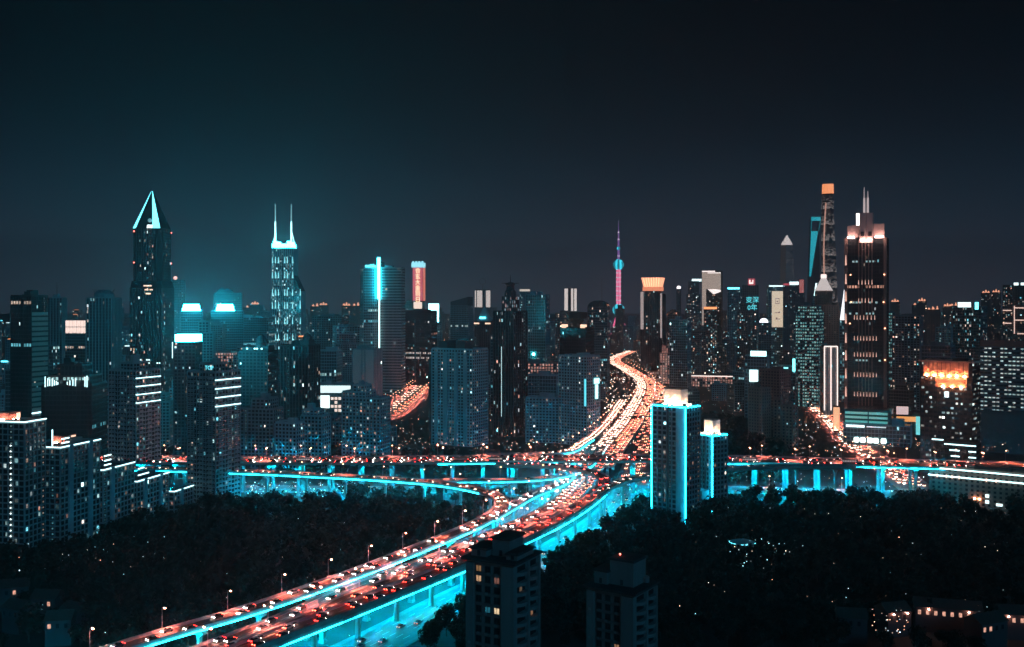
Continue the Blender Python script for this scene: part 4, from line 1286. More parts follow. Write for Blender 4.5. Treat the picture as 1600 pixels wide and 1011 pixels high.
led_edge(r, 'outline_light', [(-wd / 2, -dp / 2 - .9, h), (wd / 2, -dp / 2 - .9, h)], .7, emi('outline_w', (1, .78, .7), 1.6, False))
r, wd, dp, h = building('office_tower', 'narrow tower with a white gown-shaped light tapering to a point', 1312, 1327, 500, 1400, 0, .9, 'office_teal', roof=0, fmul=6)
kk = 1400 / F
b = MB(); b.loft([[(x * q, -dp * .2 + y * q * .6, z) for x, y in ((-1, -1), (1, -1), (1, 1), (-1, 1))] for q, z in ((6.0, h), (4.8, h + 10), (3.2, h + 22), (1.6, h + 34), (.8, h + 42))])
b.build('gown_light', emi('gown_w', (.95, .95, 1.0), 1.8, False), r)
r, wd, dp, h = building('office_block', 'block with a tilted white light bar on its roof beside the wedge tower', 1270, 1284, 462, 2100, 0, .8, 'far_cool', fmul=2, roof=0)
led_edge(r, 'light_bar', [(-wd * .3, -dp / 2, h), (-wd * .1, -dp / 2, h + 26)], 1.6)

# ---- tall pink crowned tower
YT = 1120.0; k = YT / F; Xc = PX(1355.5, YT)
root = thing('crowned_tower', 'tall dark tower with pink floodlit stepped crown and twin masts', 'tower', (Xc, YT, 0), R(-6) - math.atan2(Xc, YT))
FOOT.append((Xc, YT, 40))
wd = 57 * k; h = PZ(372, YT)
core, grid, lit = MB(), MB(), MB()
core.box(-wd / 2, wd / 2, -wd / 2, wd / 2, 0, h)
s = dict(ST['office_dark']); s['lit'] = .03; s['bw'] = 3.0
facade(grid, lit, wd, wd, 0, h, 0, 0, s)
core.build('body', GLASS, root); grid.build('facade_grid', W_BLACK, root, 'stuff'); lit.build('lit_windows', LIT, root, 'stuff')
for x in (-wd / 2, wd / 2):
    b = MB(); b.box(x - 1.6, x + 1.6, -wd / 2 - 1.6, -wd / 2 + 2.0, 0, h - 1); b.build('corner_pier', W_BROWN, root)
b = MB()
for q in (-.17, -.085, 0, .085, .17):
    b.box(wd * q - .45, wd * q + .45, -wd / 2 - 1.4, -wd / 2 - .4, h * .12, h - 4)
b.build('centre_rib', W_BROWN, root)
ul = MB()
upl = emi('wash_peach', (1.0, .55, .42), 1.1, False)
for yy, qs in ((445, (-.17, -.085, 0, .085, .17)), (473, (-.17, -.085, 0, .085, .17)), (499, (-.28, -.21, -.13, -.04, .05, .15, .24)), (531, (-.28, -.2, -.12, -.04, .04, .12, .2, .28)), (556, (-.28, -.2, -.12, -.04, .04, .12, .2, .28)), (587, (-.28, -.2, -.12, -.04, .04, .12, .2, .28)), (617, (-.28, -.2, -.12, -.04, .04, .12, .2, .28))):
    for q in qs:
        x = wd * q; z = PZ(yy, YT)
        ul.hexa([(x - .36, -wd / 2 - 1.9, z), (x + .36, -wd / 2 - 1.9, z), (x + .36, -wd / 2 - 1.45, z), (x - .36, -wd / 2 - 1.45, z), (x - .12, -wd / 2 - 1.9, z + 5), (x + .12, -wd / 2 - 1.9, z + 5), (x + .12, -wd / 2 - 1.45, z + 5), (x - .12, -wd / 2 - 1.45, z + 5)])
for z in [PZ(y, YT) for y in (415, 444, 471, 505, 535, 562, 590, 618)]:
    x = -wd / 2
    ul.hexa([(x - .8, -wd / 2 - 2.2, z), (x + .8, -wd / 2 - 2.2, z), (x + .8, -wd / 2 - 1.7, z), (x - .8, -wd / 2 - 1.7, z), (x - .3, -wd / 2 - 2.2, z + 11), (x + .3, -wd / 2 - 2.2, z + 11), (x + .3, -wd / 2 - 1.7, z + 11), (x - .3, -wd / 2 - 1.7, z + 11)])
ul.build('uplight_wash', upl, root, 'stuff')  # spotlight wash on the facade put in as glowing slivers
lb = MB()
for yy in (411, 474, 491, 563):
    for j in range(10):
        if rng.random() < .55:
            x = -wd * .42 + wd * .84 * j / 10
            lb.box(x, x + 2.2, -wd / 2 - .6, -wd / 2 - .45, PZ(yy, YT), PZ(yy, YT) + 2.0)
lb.build('lit_floor', emi('dim_floor', (.5, .85, .85), .5, False), root, 'stuff')
zc = h; PINKW = mat('crown_granite', (.62, .46, .43), .6, .1, .2)
def pxb(x0, x1, y0, y1, d0, d1, nm, m):
    b = MB(); b.box((x0 - 1355.5) * k, (x1 - 1355.5) * k, -wd / 2 + d0, -wd / 2 + d1, PZ(y1, YT), PZ(y0, YT)); return b.build(nm, m, root)
pxb(1329, 1346.2, 354, 372, 0, 7, 'crown_wing', PINKW); pxb(1366.8, 1383, 352, 372, 0, 7, 'crown_wing', PINKW)
pxb(1347, 1356.3, 335, 381, -2.2, 9, 'crown_shaft', PINKW); pxb(1357, 1366.5, 335, 381, -2.2, 9, 'crown_shaft', PINKW)
pxb(1333, 1379, 352, 372, 12, wd - 6, 'crown_back', PINKW)
pxb(1341.6, 1346.2, 335, 353.5, 2, 5, 'crown_light_fin', emi('fin_w', (1, .9, .85), 3.0))
for x in (1349, 1360):
    pxb(x, x + 5, 364, 371, -2.6, -2.3, 'crown_emblem', W_BLACK)
for x0, x1, y in ((1349, 1355.5, 376), (1358, 1365, 376), (1330, 1340, 371.6), (1370, 1382, 371.6)):
    pxb(x0, x1, y, y + 2.2, -5.2, -3.6, 'floodlight', emi('flood_peach', (1.0, .56, .48), 26.0))
for x in (1353.4, 1358.6):
    b = MB(); xx = (x - 1355.5) * k
    b.tube((xx, -wd / 2 + 2, PZ(335, YT)), (xx, -wd / 2 + 2, PZ(312, YT)), 1.3, 1.1, 6); b.build('mast', emi('mast_pale', (.9, .72, .7), .55, False), root)
    b = MB(); b.tube((xx, -wd / 2 + 2, PZ(312, YT)), (xx, -wd / 2 + 2, PZ(295 if x < 1355 else 301, YT)), .9, .45, 6); b.build('mast_tip', emi('mast_tip_pale', (.8, .65, .65), .3, False), root)
for x, y in ((1334, 430), (1383, 430), (1335, 472), (1382, 472), (1333, 505), (1384, 512), (1384, 560)):
    b = MB(); b.sphere(((x - 1355.5) * k, -wd / 2 - 2.4, PZ(y, YT)), .8, 8, 6); b.build('beacon', emi('beacon_o', (1, .45, .25), 5, False), root)

# podium at its foot
r, wd, dp, h = building('shopping_podium', 'green-lit glass podium with five round white signs at the tall tower foot', 1318, 1425, 662, 985, -4, .5, 'office_teal', roof=1, fmul=.6)
gl = emi('green_floor', (.10, .62, .55), .55, False)
for i, yy in enumerate((645, 650.5, 656)):
    b = MB(); b.box(-wd * .48, -wd * .14, -dp / 2 + 3, -dp / 2 + 4, h + 1.4 + i * 4.2, h + 3.6 + i * 4.2); b.box(-wd * .12, wd * .16, -dp / 2 + 3, -dp / 2 + 4, h + 1.4 + i * 4.2, h + 3.6 + i * 4.2)
    b.build('lit_terrace', gl, r)
b = MB(); b.box(-wd * .5, wd * .22, -dp / 2 + 4.2, dp / 2, h, h + 14.5); b.build('upper_storey', GLASS_T, r)
panel(r, 'sign_band', SIGNW, -wd * .46, -wd * .18, h - 2.6, h - .4, -dp / 2 - .6); panel(r, 'sign_band', emi('dim_band', (.7, .9, .95), .8, False), -wd * .15, wd * .14, h - 2.2, h - 1.0, -dp / 2 - .6)
for q in (-.30, -.205, -.095, -.01, .105):
    b = MB(); c = wd * q; z = PZ(685.5, 985)
    ring = [(c + 2.6 * math.copysign(abs(math.cos(a)) ** .5, math.cos(a)), z + 2.6 * math.copysign(abs(math.sin(a)) ** .5, math.sin(a))) for a in [2 * math.pi * i / 16 + .1 for i in range(16)]]
    b.loft([[(x, y, zz) for x, zz in ring] for y in (-dp / 2 - 1.2, -dp / 2 - .5)]); b.build('round_sign', emi('round_sign', (.82, 1.0, .92), 2.2), r)
r, wd, dp, h = building('shop_building', 'low shop with an orange lit canopy and pale screen right of the glass podium', 1398, 1442, 645, 1010, 6, .6, 'office_dark', roof=1)
panel(r, 'orange_canopy', emi('canopy_orange', (1.0, .38, .08), .9, False), -wd / 2, wd * .45, h - 8, h - 3, -dp / 2 - .6)
panel(r, 'screen', emi('pale_screen', (.9, .62, .6), .8, False), -wd * .5, -wd * .05, h - 1, h + 7, -dp / 2 - .4)
panel(r, 'teal_billboard', emi('teal_board', (.22, .85, .85), .85, False), wd * .18, wd * .5, 8, 26, -dp / 2 - 12.0)
r, wd, dp, h = building('pylon_sign', 'tall orange lit advertising pylon on the street corner', 1302, 1312, 636, 1040, 0, .4, 'office_dark', roof=0, cat='sign')
panel(r, 'lit_face', emi('pylon_orange', (1.0, .5, .26), 1.0, False), -wd / 2, wd / 2, 6, h, -dp / 2 - .5)

# ---- right side
building('apartment_tower', 'tall grey flats with warm lit windows right of the pink-crowned tower', 1394, 1442, 494, 1250, -10, .7, 'flat_mid', fmul=2.4)
r, wd, dp, h = building('apartment_tower', 'narrow tower striped with cyan balconies touching the pink-crowned tower', 1384, 1398, 488, 1300, 0, .9, 'green_rows', roof=0)
r, wd, dp, h = building('hotel', 'dark office hotel with a blazing orange colonnade round its top floors', 1438, 1531, 564, 800, -16, .55, 'hotel', roof=1, fmul=1.0, body=GLASS)
ORW = mat('sandstone', (.62, .46, .38), .8, .1, .3)
b = MB(); b.box(-wd / 2 - 1.4, wd / 2 + 1.4, -dp / 2 - 1.4, dp / 2 + 1, h - .6, h + .8); b.build('cornice', ORW, r)
for q in range(8):
    x = -wd * .42 + wd * .84 * q / 7
    b = MB(); b.box(x - .5, x + .5, -dp / 2 - .9, -dp / 2 - .3, h - 12, h - .7); b.build('column', ORW, r)
b = MB(); b.box(-wd * .44, wd * .44, -dp / 2 - .28, -dp / 2 - .2, h - 12, h - .7); b.build('colonnade_wall', ORW, r)
b = MB(); b.box(-wd * .2, wd * .4, -dp / 2 - .9, -dp / 2 - .2, h - 20, h - 12.5); b.build('lower_panel', ORW, r)
for q in range(6):
    x = -wd * .36 + wd * .72 * q / 5
    b = MB(); b.box(x - .7, x + .7, -dp / 2 - 1.9, -dp / 2 - 1.3, h - 11.6, h - 10.9); b.build('floodlight', emi('flood_orange', (1.0, .24, .09), 420.0), r)
for q in (-.05, .13, .3):
    b = MB(); b.box(wd * q - .7, wd * q + .7, -dp / 2 - 1.9, -dp / 2 - 1.3, h - 20, h - 19.3); b.build('floodlight', emi('flood_orange', (1.0, .24, .09), 420.0), r)
panel(r, 'square_sign', SIGNW, -wd * .02, wd * .06, h - 28, h - 23.5, -dp / 2 - .8)
r, wd, dp, h = building('office_tower', 'black office with brightly lit window rows at the right picture edge', 1531, 1625, 541, 930, -8, .5, 'lit_office', roof=1, tiers=[(1, 1, .42, 1), (1.0, 1, 0, .42)], body=W_BLACK)
panel(r, 'blank_wall', W_DARK, -wd * .48, wd * .5, 0, h * .40, -dp / 2 - 1.0)
panel(r, 'roof_band', W_BROWN, -wd * .5, wd * .5, h, h + 6, -dp / 2 - .1)
r, wd, dp, h = building('office_tower', 'grey tower with a white roof sign and cyan roof light near the right edge', 1489, 1542, 480, 1420, -18, .7, 'office', roof=0, fmul=3.0)
panel(r, 'roof_sign', SIGNW, -wd * .32, wd * .15, h, h + 7, -dp / 2); panel(r, 'roof_light', SIGNC, wd * .3, wd * .42, h - 3, h + 7, -dp / 2)
YT = 1900.0
r, wd, dp, h = building('hotel_tower', 'stepped tower outlined with pinkish light lines at the right edge', 1567, 1612, 446, YT, 0, .6, 'far_warm', roof=0, fmul=2)
ow = emi('outline_pink', (1, .66, .55), 1.2, False)
for zz, x0, x1 in ((PZ(481, YT), -.1, .45), (PZ(485, YT), -.5, -.2), (PZ(500, YT), -.1, .45), (PZ(505, YT), -.5, -.2), (PZ(521, YT), 0, .4)):
    led_edge(r, 'outline_light', [(wd * x0, -dp / 2 - 1, zz), (wd * x1, -dp / 2 - 1, zz)], .9, ow)
for x in (-.1, .45):
    led_edge(r, 'outline_light', [(wd * x, -dp / 2 - 1, PZ(521, YT)), (wd * x, -dp / 2 - 1, PZ(478, YT))], .8, ow)
panel(r, 'roof_sign', SIGNW, -wd * .12, wd * .04, h, h + 5, -dp / 2); panel(r, 'roof_sign', SIGNW, wd * .12, wd * .36, h, h + 5, -dp / 2)
building('apartment_tower', 'greenish speckled tower left of the grey tower with the white roof sign', 1462, 1490, 512, 1500, -12, .8, 'far_cool', fmul=3)
building('office_block', 'low dark block between the orange colonnade hotel and the white sign tower', 1440, 1492, 540, 1150, -12, .7, 'office', fmul=1.5)

# mall with light lines in the right foreground
YT = 690.0
r, wd, dp, h = building('shopping_mall', 'long low mall wrapped by two white light lines at the right edge', 1453, 1650, 733, YT, -10, .35, 'flat_brown', roof=1, fmul=.6)
for z in (h - .5, h - 5.6):
    led_edge(r, 'facade_light_line', [(-wd / 2 - 1.2, dp / 2 * .3, z), (-wd / 2 - 1.2, -dp / 2 - 1.2, z), (wd / 2, -dp / 2 - 1.2, z)], .5)
for q in (-.44, -.36, -.31, -.25, -.02, .06):
    b = MB(); b.box(wd * q - .4, wd * q + .4, -dp / 2 - 1.9, -dp / 2 - 1.5, h - 6.6, h - 4.6); b.build('wall_lamp', WARM, r)
for q in (-.08, -.12):
    b = MB(); b.box(wd * q - .6, wd * q + .6, -dp / 2 - 1.6, -dp / 2 - 1.0, 5, 5.8); b.build('wall_floodlight', emi('flood_orange2', (1.0, .42, .2), 40), r)
panel(r, 'lit_sign', SIGNW, -wd * .03, wd * .0, 7, 9, -dp / 2 - .8); panel(r, 'lit_sign', SIGNW, -wd * .03, wd * .0, 3, 5, -dp / 2 - .8); panel(r, 'lit_sign', SIGNW, wd * .06, wd * .11, 2, 3.6, -dp / 2 - .8)
r, wd, dp, h = building('mall_tower', 'stepped dark mall block with short white light lines before the hotel', 1455, 1532, 690, 740, -12, .5, 'office_dark', roof=0, fmul=.2)
for (x0, x1, yy) in ((-.48, -.22, 688), (-.2, .5, 694), (-.08, .14, 703), (.34, .5, 703), (-.05, .14, 712), (.34, .5, 712), (-.48, -.22, 723)):
    z = PZ(yy, 735)
    led_edge(r, 'light_line', [(wd * x0, -dp / 2 - .9, z), (wd * x1, -dp / 2 - .9, z)], .45)
b = MB(); b.box(wd * .2, wd * .26, -dp / 2 - 1.9, -dp / 2 - 1.2, 20, 20.8); b.build('wall_floodlight', emi('flood_orange2', (1.0, .42, .2), 40), r)

# brown flats beside the dark park
for lab, x0, x1, yt, Yd, th in (('wide brown flats with a blank flank right of the dark park', 1170, 1204, 606, 990, -40), ('tallest brown flats with a square roof box by the dark park', 1186, 1235, 578, 1060, -34),
                                ('lower brown flats in front with a column of lit stair windows', 1222, 1246, 634, 960, -30), ('slim brown flats between the tall and the low brown flats', 1209, 1224, 624, 985, -24)):
    building('apartment_tower', lab, x0, x1, yt, Yd, th, .8, 'flat_brown', fmul=1.0, roof=1)
r, wd, dp, h = building('billboard_building', 'teal lit building with a white roof sign and a white screen below it', 1164, 1202, 556, 1180, -8, .6, 'office_teal', roof=0, fmul=1.5)
panel(r, 'roof_sign', emi('board_w', (.55, 1, 1), 3.0), -wd * .25, wd * .45, h, h + 6, -dp / 2); panel(r, 'screen', emi('board_w2', (.65, 1, 1), 2.0), -wd * .3, wd * .12, h - 30, h - 16, -dp / 2 - .6)
r, wd, dp, h = building('office_block', 'teal striped block with a bright cyan vertical sign right of the billboard building', 1215, 1246, 572, 1270, -10, .7, 'office_teal', roof=0, fmul=3)
panel(r, 'vertical_sign', emi('vsign', (.2, .95, .95), 3.0), wd * .35, wd * .5, h - 6, h + 10, -dp / 2 - .6); panel(r, 'roof_sign', emi('vsign2', (.25, .9, .95), 2.2, False), -wd * .4, wd * .1, h - 6, h - 1, -dp / 2 - .6)
r, wd, dp, h = building('museum', 'long low building with a bright roof line and warm colonnade behind the dark park', 1078, 1150, 587, 1640, -4, .3, 'pink', roof=0)
led_edge(r, 'roof_light_line', [(-wd / 2, -dp / 2 - 1, h), (wd / 2, -dp / 2 - 1, h)], .8, emi('outline_w', (1, .78, .7), 1.6, False))
building('civic_hall', 'pink lit low hall at the near end of the far avenue', 1012, 1075, 581, 1720, -6, .3, 'pink', roof=1)
r, wd, dp, h = building('clock_house', 'small floodlit white building between dark blocks right of the avenue bend', 1031, 1047, 540, 1700, 0, .8, 'pink', roof=0, tiers=[(1, 1, 0, .8), (.6, .6, .8, 1)])

# ---- cyan edged twin towers in the centre right
def cyan_tower(label, x0, x1, yt, Y, ratio, th, pent):
    r, wd, dp, h = building('apartment_tower', label, x0, x1, yt, Y, th, ratio, 'flat_mid', roof=0, fmul=1.2)
    b = MB(); b.box(wd * .20, wd * .47, -dp / 2 - .45, -dp / 2, 0, h - .5); b.build('blue_bay', W_TEAL, r)
    b = MB(); b.box(-wd * .06, wd * .0, -dp / 2 - .8, -dp / 2, 0, h - .5); b.build('downpipe_shaft', W_DARK, r)
    e = 0.6
    for x, y in ((-wd / 2 - e, -dp / 2 - e), (wd / 2 + .3, -dp / 2 - 1.5)):
        led_edge(r, 'corner_light', [(x, y, 1), (x, y, h)], .22, LEDT)
    led_edge(r, 'roof_light_line', [(-wd / 2 - e, -dp / 2 - e, h + .3), (wd / 2 + e, -dp / 2 - e, h + .3)], .22, LEDT)
    n = 7
    for i in range(n):
        y0 = -dp / 2 + dp * i / n; y1 = -dp / 2 + dp * (i + .7) / n
        led_edge(r, 'roof_light_line', [(wd / 2 + e, y0, h + .3 + .25 * (i % 2)), (wd / 2 + e, y1, h + .3 + .25 * (i % 2))], .26, LEDT)
    px0, px1, ph, pm = pent
    b = MB(); b.box(wd * px0, wd * px1, -dp * .1, dp * .42, h, h + ph); b.build('roof_house', mat('white_plaster', (.75, .68, .62), .8, .08, .2), r)
    b = MB(); b.box(wd * px0 - .4, wd * px1 + .4, -dp * .1 - .4, dp * .44, h + ph, h + ph + .6); b.build('roof_slab', W_DARK, r)
    for q in (.2, .5, .8):
        x = wd * (px0 + (px1 - px0) * q)
        b = MB(); b.box(x - .5, x + .5, -dp * .1 - 3.2, -dp * .1 - 2.6, h + .4, h + 1.0); b.build('floodlight', emi('flood_warm', (1.0, .62, .42), 420.0), r)
    b = MB(); b.box(wd * px1 + 2.6, wd * px1 + 3.2, dp * .1, dp * .16, h + .4, h + 1.0); b.build('floodlight', emi('flood_warm', (1.0, .62, .42), 420.0), r)
    return r, wd, dp, h


cyan_tower('larger of the two towers outlined in cyan light, with a floodlit roof house', 1020, 1093, 634, 640, .62, -33, (-.34, .18, 10.5, 0))
r, wd, dp, h = cyan_tower('smaller of the two towers outlined in cyan light', 1092, 1136, 679, 672, 1.05, -42, (-.5, .1, 9.5, 0))
side = MB(); side.box(-wd * .47, wd * .3, -dp / 2 - 8, -dp / 2 - 1.2, 0, 15); side.build('porch_block', W_TEAL, r)

# ---- the two dark towers in the near foreground, windows built one by one
def near_tower(label, x0, x1, yt, Y, th, ratio, lit_cells, pents):
    Xc = PX((x0 + x1) / 2, Y); phi = math.atan2(Xc, Y); th_ = R(th)
    app = (x1 - x0) * Y / F * math.cos(phi)
    wd = app / (math.cos(th_) + ratio * abs(math.sin(th_))); dp = wd * ratio; h = PZ(yt, Y)
    root = thing('apartment_tower', label, 'building', (Xc, Y, 0), th_ - phi)
    FOOT.append((Xc, Y, 20))
    WALL = mat('grimy_render', (.25, .245, .24), .9, .22, .35, streak=True, bump=.15)
    b = MB(); b.box(-wd / 2, wd / 2, -dp / 2, dp / 2, 0, h); b.build('body', WALL, root)
    # front bays either side of a recessed window column
    b = MB(); b.box(-wd / 2, -wd * .34, -dp / 2 - 1.1, -dp / 2, 0, h - .8); b.build('front_pier', WALL, root)
    b = MB(); b.box(wd * .24, wd / 2, -dp / 2 - 1.1, -dp / 2, 0, h - .8); b.build('front_pier', WALL, root)
    fh = 3.05; nf = int((h - 2) // fh)
    wm = MB(); wm.box(-.85, .85, -.06, .0, 0, 1.75); wme = wm.mesh('window_pane', [GLASS])
    fr = MB()
    for a in ((-.95, -.85, 0, 1.75), (.85, .95, 0, 1.75), (-.04, .04, 0, 1.75)): fr.box(a[0], a[1], -.14, .0, a[2], a[3])
    fr.box(-1.0, 1.0, -.30, 0, -.18, 0); fr.box(-1.0, 1.0, -.2, 0, 1.75, 1.87)
    fme = fr.mesh('window_frame', [METAL_D])
    cols = [wd * q for q in (-.255, -.065, .125)]
    zmin = 8
    for f in range(nf):
        z = h - 3.4 - f * fh
        if z < zmin: break
        for c, x in enumerate(cols):
            lit_c = lit_cells.get((f, c))
            if lit_c:
                q = MB(); q.box(-.85, .85, -.06, .0, 0, 1.75, 0, lit_c)
                w_ = inst('window', q.mesh('lit_pane', [LIT]), root, (x, -dp / 2 - .04, z))
            else:
                w_ = inst('window', wme, root, (x, -dp / 2 - .04, z))
            inst('frame', fme, w_)
        # storey ledge
    lg = MB()
    for f in range(nf + 1):
        z = h - 4.0 - f * fh
        if z > 2: lg.box(-wd * .34, wd * .24, -dp / 2 - .45, -dp / 2, z, z + .25)
    lg.build('ledge', WALL, root, 'stuff')
    # curved balconies on the right flank
    bal = MB(); gl = MB()
    n = 7
    for s_ in (-1, 1):
        cy0 = dp * .24 * s_
        for f in range(nf):
            z = h - 3.9 - f * fh
            if z < 2: break
            arc = [(wd / 2 + 1.7 * math.sin(math.pi * q / n) ** .6, cy0 - dp * .2 + dp * .4 * q / n) for q in range(n + 1)]
            ring = arc + [(wd / 2, cy0 + dp * .2)]
            bal.loft([[(x, y, zz) for x, y in arc] for zz in (z, z + 1.05)], cap=True)
            gl.box(wd / 2, wd / 2 + .06, cy0 - dp * .17, cy0 + dp * .17, z + 1.1, z + 2.7)
    bal.build('balcony', WALL, root, 'stuff'); gl.build('balcony_window', GLASS, root, 'stuff')
    sp = MB(); sp.box(wd / 2, wd / 2 + .9, -.6, .6, 0, h - .5); sp.box(wd / 2, wd / 2 + .9, dp / 2 - .7, dp / 2, 0, h - .5); sp.build('flank_pier', WALL, root)
    # roof slabs
    e = MB(); e.box(-wd / 2 - 1.3, wd / 2 + 1.3, -dp / 2 - 1.9, dp / 2 + .9, h, h + .7); e.build('roof_slab', ROOF, root)
    for (a0, a1, d0, d1, ph, ov) in pents:
        b = MB(); b.box(wd * a0, wd * a1, dp * d0, dp * d1, h + .7, h + .7 + ph); b.build('roof_house', WALL, root)
        b = MB(); b.hexa([(wd * a0 - ov, dp * d0 - ov, h + .7 + ph), (wd * a1 + ov, dp * d0 - ov, h + .7 + ph), (wd * a1 + ov, dp * d1 + ov, h + .7 + ph), (wd * a0 - ov, dp * d1 + ov, h + .7 + ph),
                          (wd * a0 - ov * .6, dp * d0 - ov * .6, h + 1.3 + ph), (wd * a1 + ov * .6, dp * d0 - ov * .6, h + 1.3 + ph), (wd * a1 + ov * .6, dp * d1 + ov * .6, h + 1.3 + ph), (wd * a0 - ov * .6, dp * d1 + ov * .6, h + 1.3 + ph)])
        b.build('roof_house_slab', ROOF, root)
        b = MB(); b.box(wd * (a0 + a1) / 2 - .5, wd * (a0 + a1) / 2 + .5, dp * d0 - .08, dp * d0 - .02, h + .9, h + 2.6); b.build('door', METAL_D, root)
    ac = MB()
    for f in range(nf):
        z = h - 4.3 - f * fh
        for c, x in enumerate(cols):
            if z > zmin and rng.random() < .7:
                o_ = U(-.5, .5)
                ac.box(x + o_ - .42, x + o_ + .42, -dp / 2 - .95, -dp / 2 - .46, z + .28, z + .9)
        if z > zmin and rng.random() < .4:
            ac.box(-wd * .42 - .4, -wd * .42 + .4, -dp / 2 - 1.6, -dp / 2 - 1.1, z + .3, z + .9)
    ac.build('air_conditioner', METAL, root, 'stuff')
    pp = MB()
    for x in (-wd * .345, wd * .235):
        pp.tube((x, -dp / 2 - .3, 0), (x, -dp / 2 - .3, h - 1), .09, .09, 5)
    pp.build('drain_pipe', METAL_D, root, 'stuff')
    tk = MB(); tk.lathe([(1.0, h + .7), (1.05, h + 2.4), (.6, h + 2.8), (.1, h + 2.9)], 12, wd * .38, dp * .34); tk.build('water_tank', METAL, root)
    for q_ in (-.4, .1, .42):
        an = MB(); an.tube((wd * q_, dp * .3, h + .7), (wd * q_, dp * .3, h + U(4, 7)), .05, .03, 4)
        zz_ = h + 3.4
        for j_ in range(3): an.tube((wd * q_ - .5, dp * .3, zz_ + j_ * .3), (wd * q_ + .5, dp * .3, zz_ + j_ * .3), .025, .025, 4)
        an.build('aerial', METAL_D, root)
    bw_ = MB()
    for s_ in (-1, 1):
        for f in range(nf):
            z = h - 3.9 - f * fh
            if z > zmin and rng.random() < .12:
                bw_.box(wd / 2 + .07, wd / 2 + .1, dp * .24 * s_ - dp * .08, dp * .24 * s_ + dp * .02, z + 1.2, z + 2.5, 0, rng.choice([(.25, .13, .07), (.12, .08, .05), (.04, .1, .12)]))
    bw_.build('lit_balcony_window', LIT, root, 'stuff')
    rb = MB()
    for q in range(5):
        x, y = U(-wd * .4, wd * .4), U(-dp * .4, -dp * .1)
        rb.box(x - .6, x + .6, y - .5, y + .5, h + .7, h + 1.6)
    rb.build('roof_unit', METAL, root, 'stuff')
    return root, wd, dp, h


near_tower('nearest dark tower block with two warm windows and a square roof house', 731, 841, 868, 310, -28, .95,
           {(0, 0): (.24, .13, .06), (1, 0): (.62, .36, .20), (1, 2): (.2, .09, .07), (4, 1): (.015, .12, .17), (4, 2): (.95, .7, .42)},
           [(-.10, .26, -.25, .35, 5.2, .8), (-.46, -.14, -.42, .1, 2.2, .9), (.30, .5, -.4, .3, 1.6, .7)])
r, wd, dp, h = near_tower('dark tower block with a red lamp on its roof house, right of the nearest one', 919, 1024, 914, 330, -27, .9,
           {(5, 2): (.3, .16, .09), (6, 1): (.2, .11, .07)},
           [(-.16, .34, -.2, .4, 8.0, .7), (-.46, -.18, -.3, .2, 4.0, .6)])
b = MB(); b.sphere((-wd * .06, dp * .05, h + 9.8), .34, 8, 6); b.build('red_lamp', BEACON, r)

# ------------------------------------------------------------------ the rest of the city
CLEAR = [(DECKS['M'][0], 46), (DECKS['R'][0], 48), (DECKS['N'][0], 16), (ROADS['O'][0], 34), (ROADS['Q'][0], 24), (ROADS['G'][0], 30)]


def free(x, y, r):
    for fx, fy, fr in FOOT:
        if math.hypot(fx - x, fy - y) < fr + r:
            return False
    for cv, wdt in CLEAR:
        if cv.dist(x, y) < wdt + r * .7:
            return False
    if 120 < x < 330 and y < 1180:
        return False
    return True


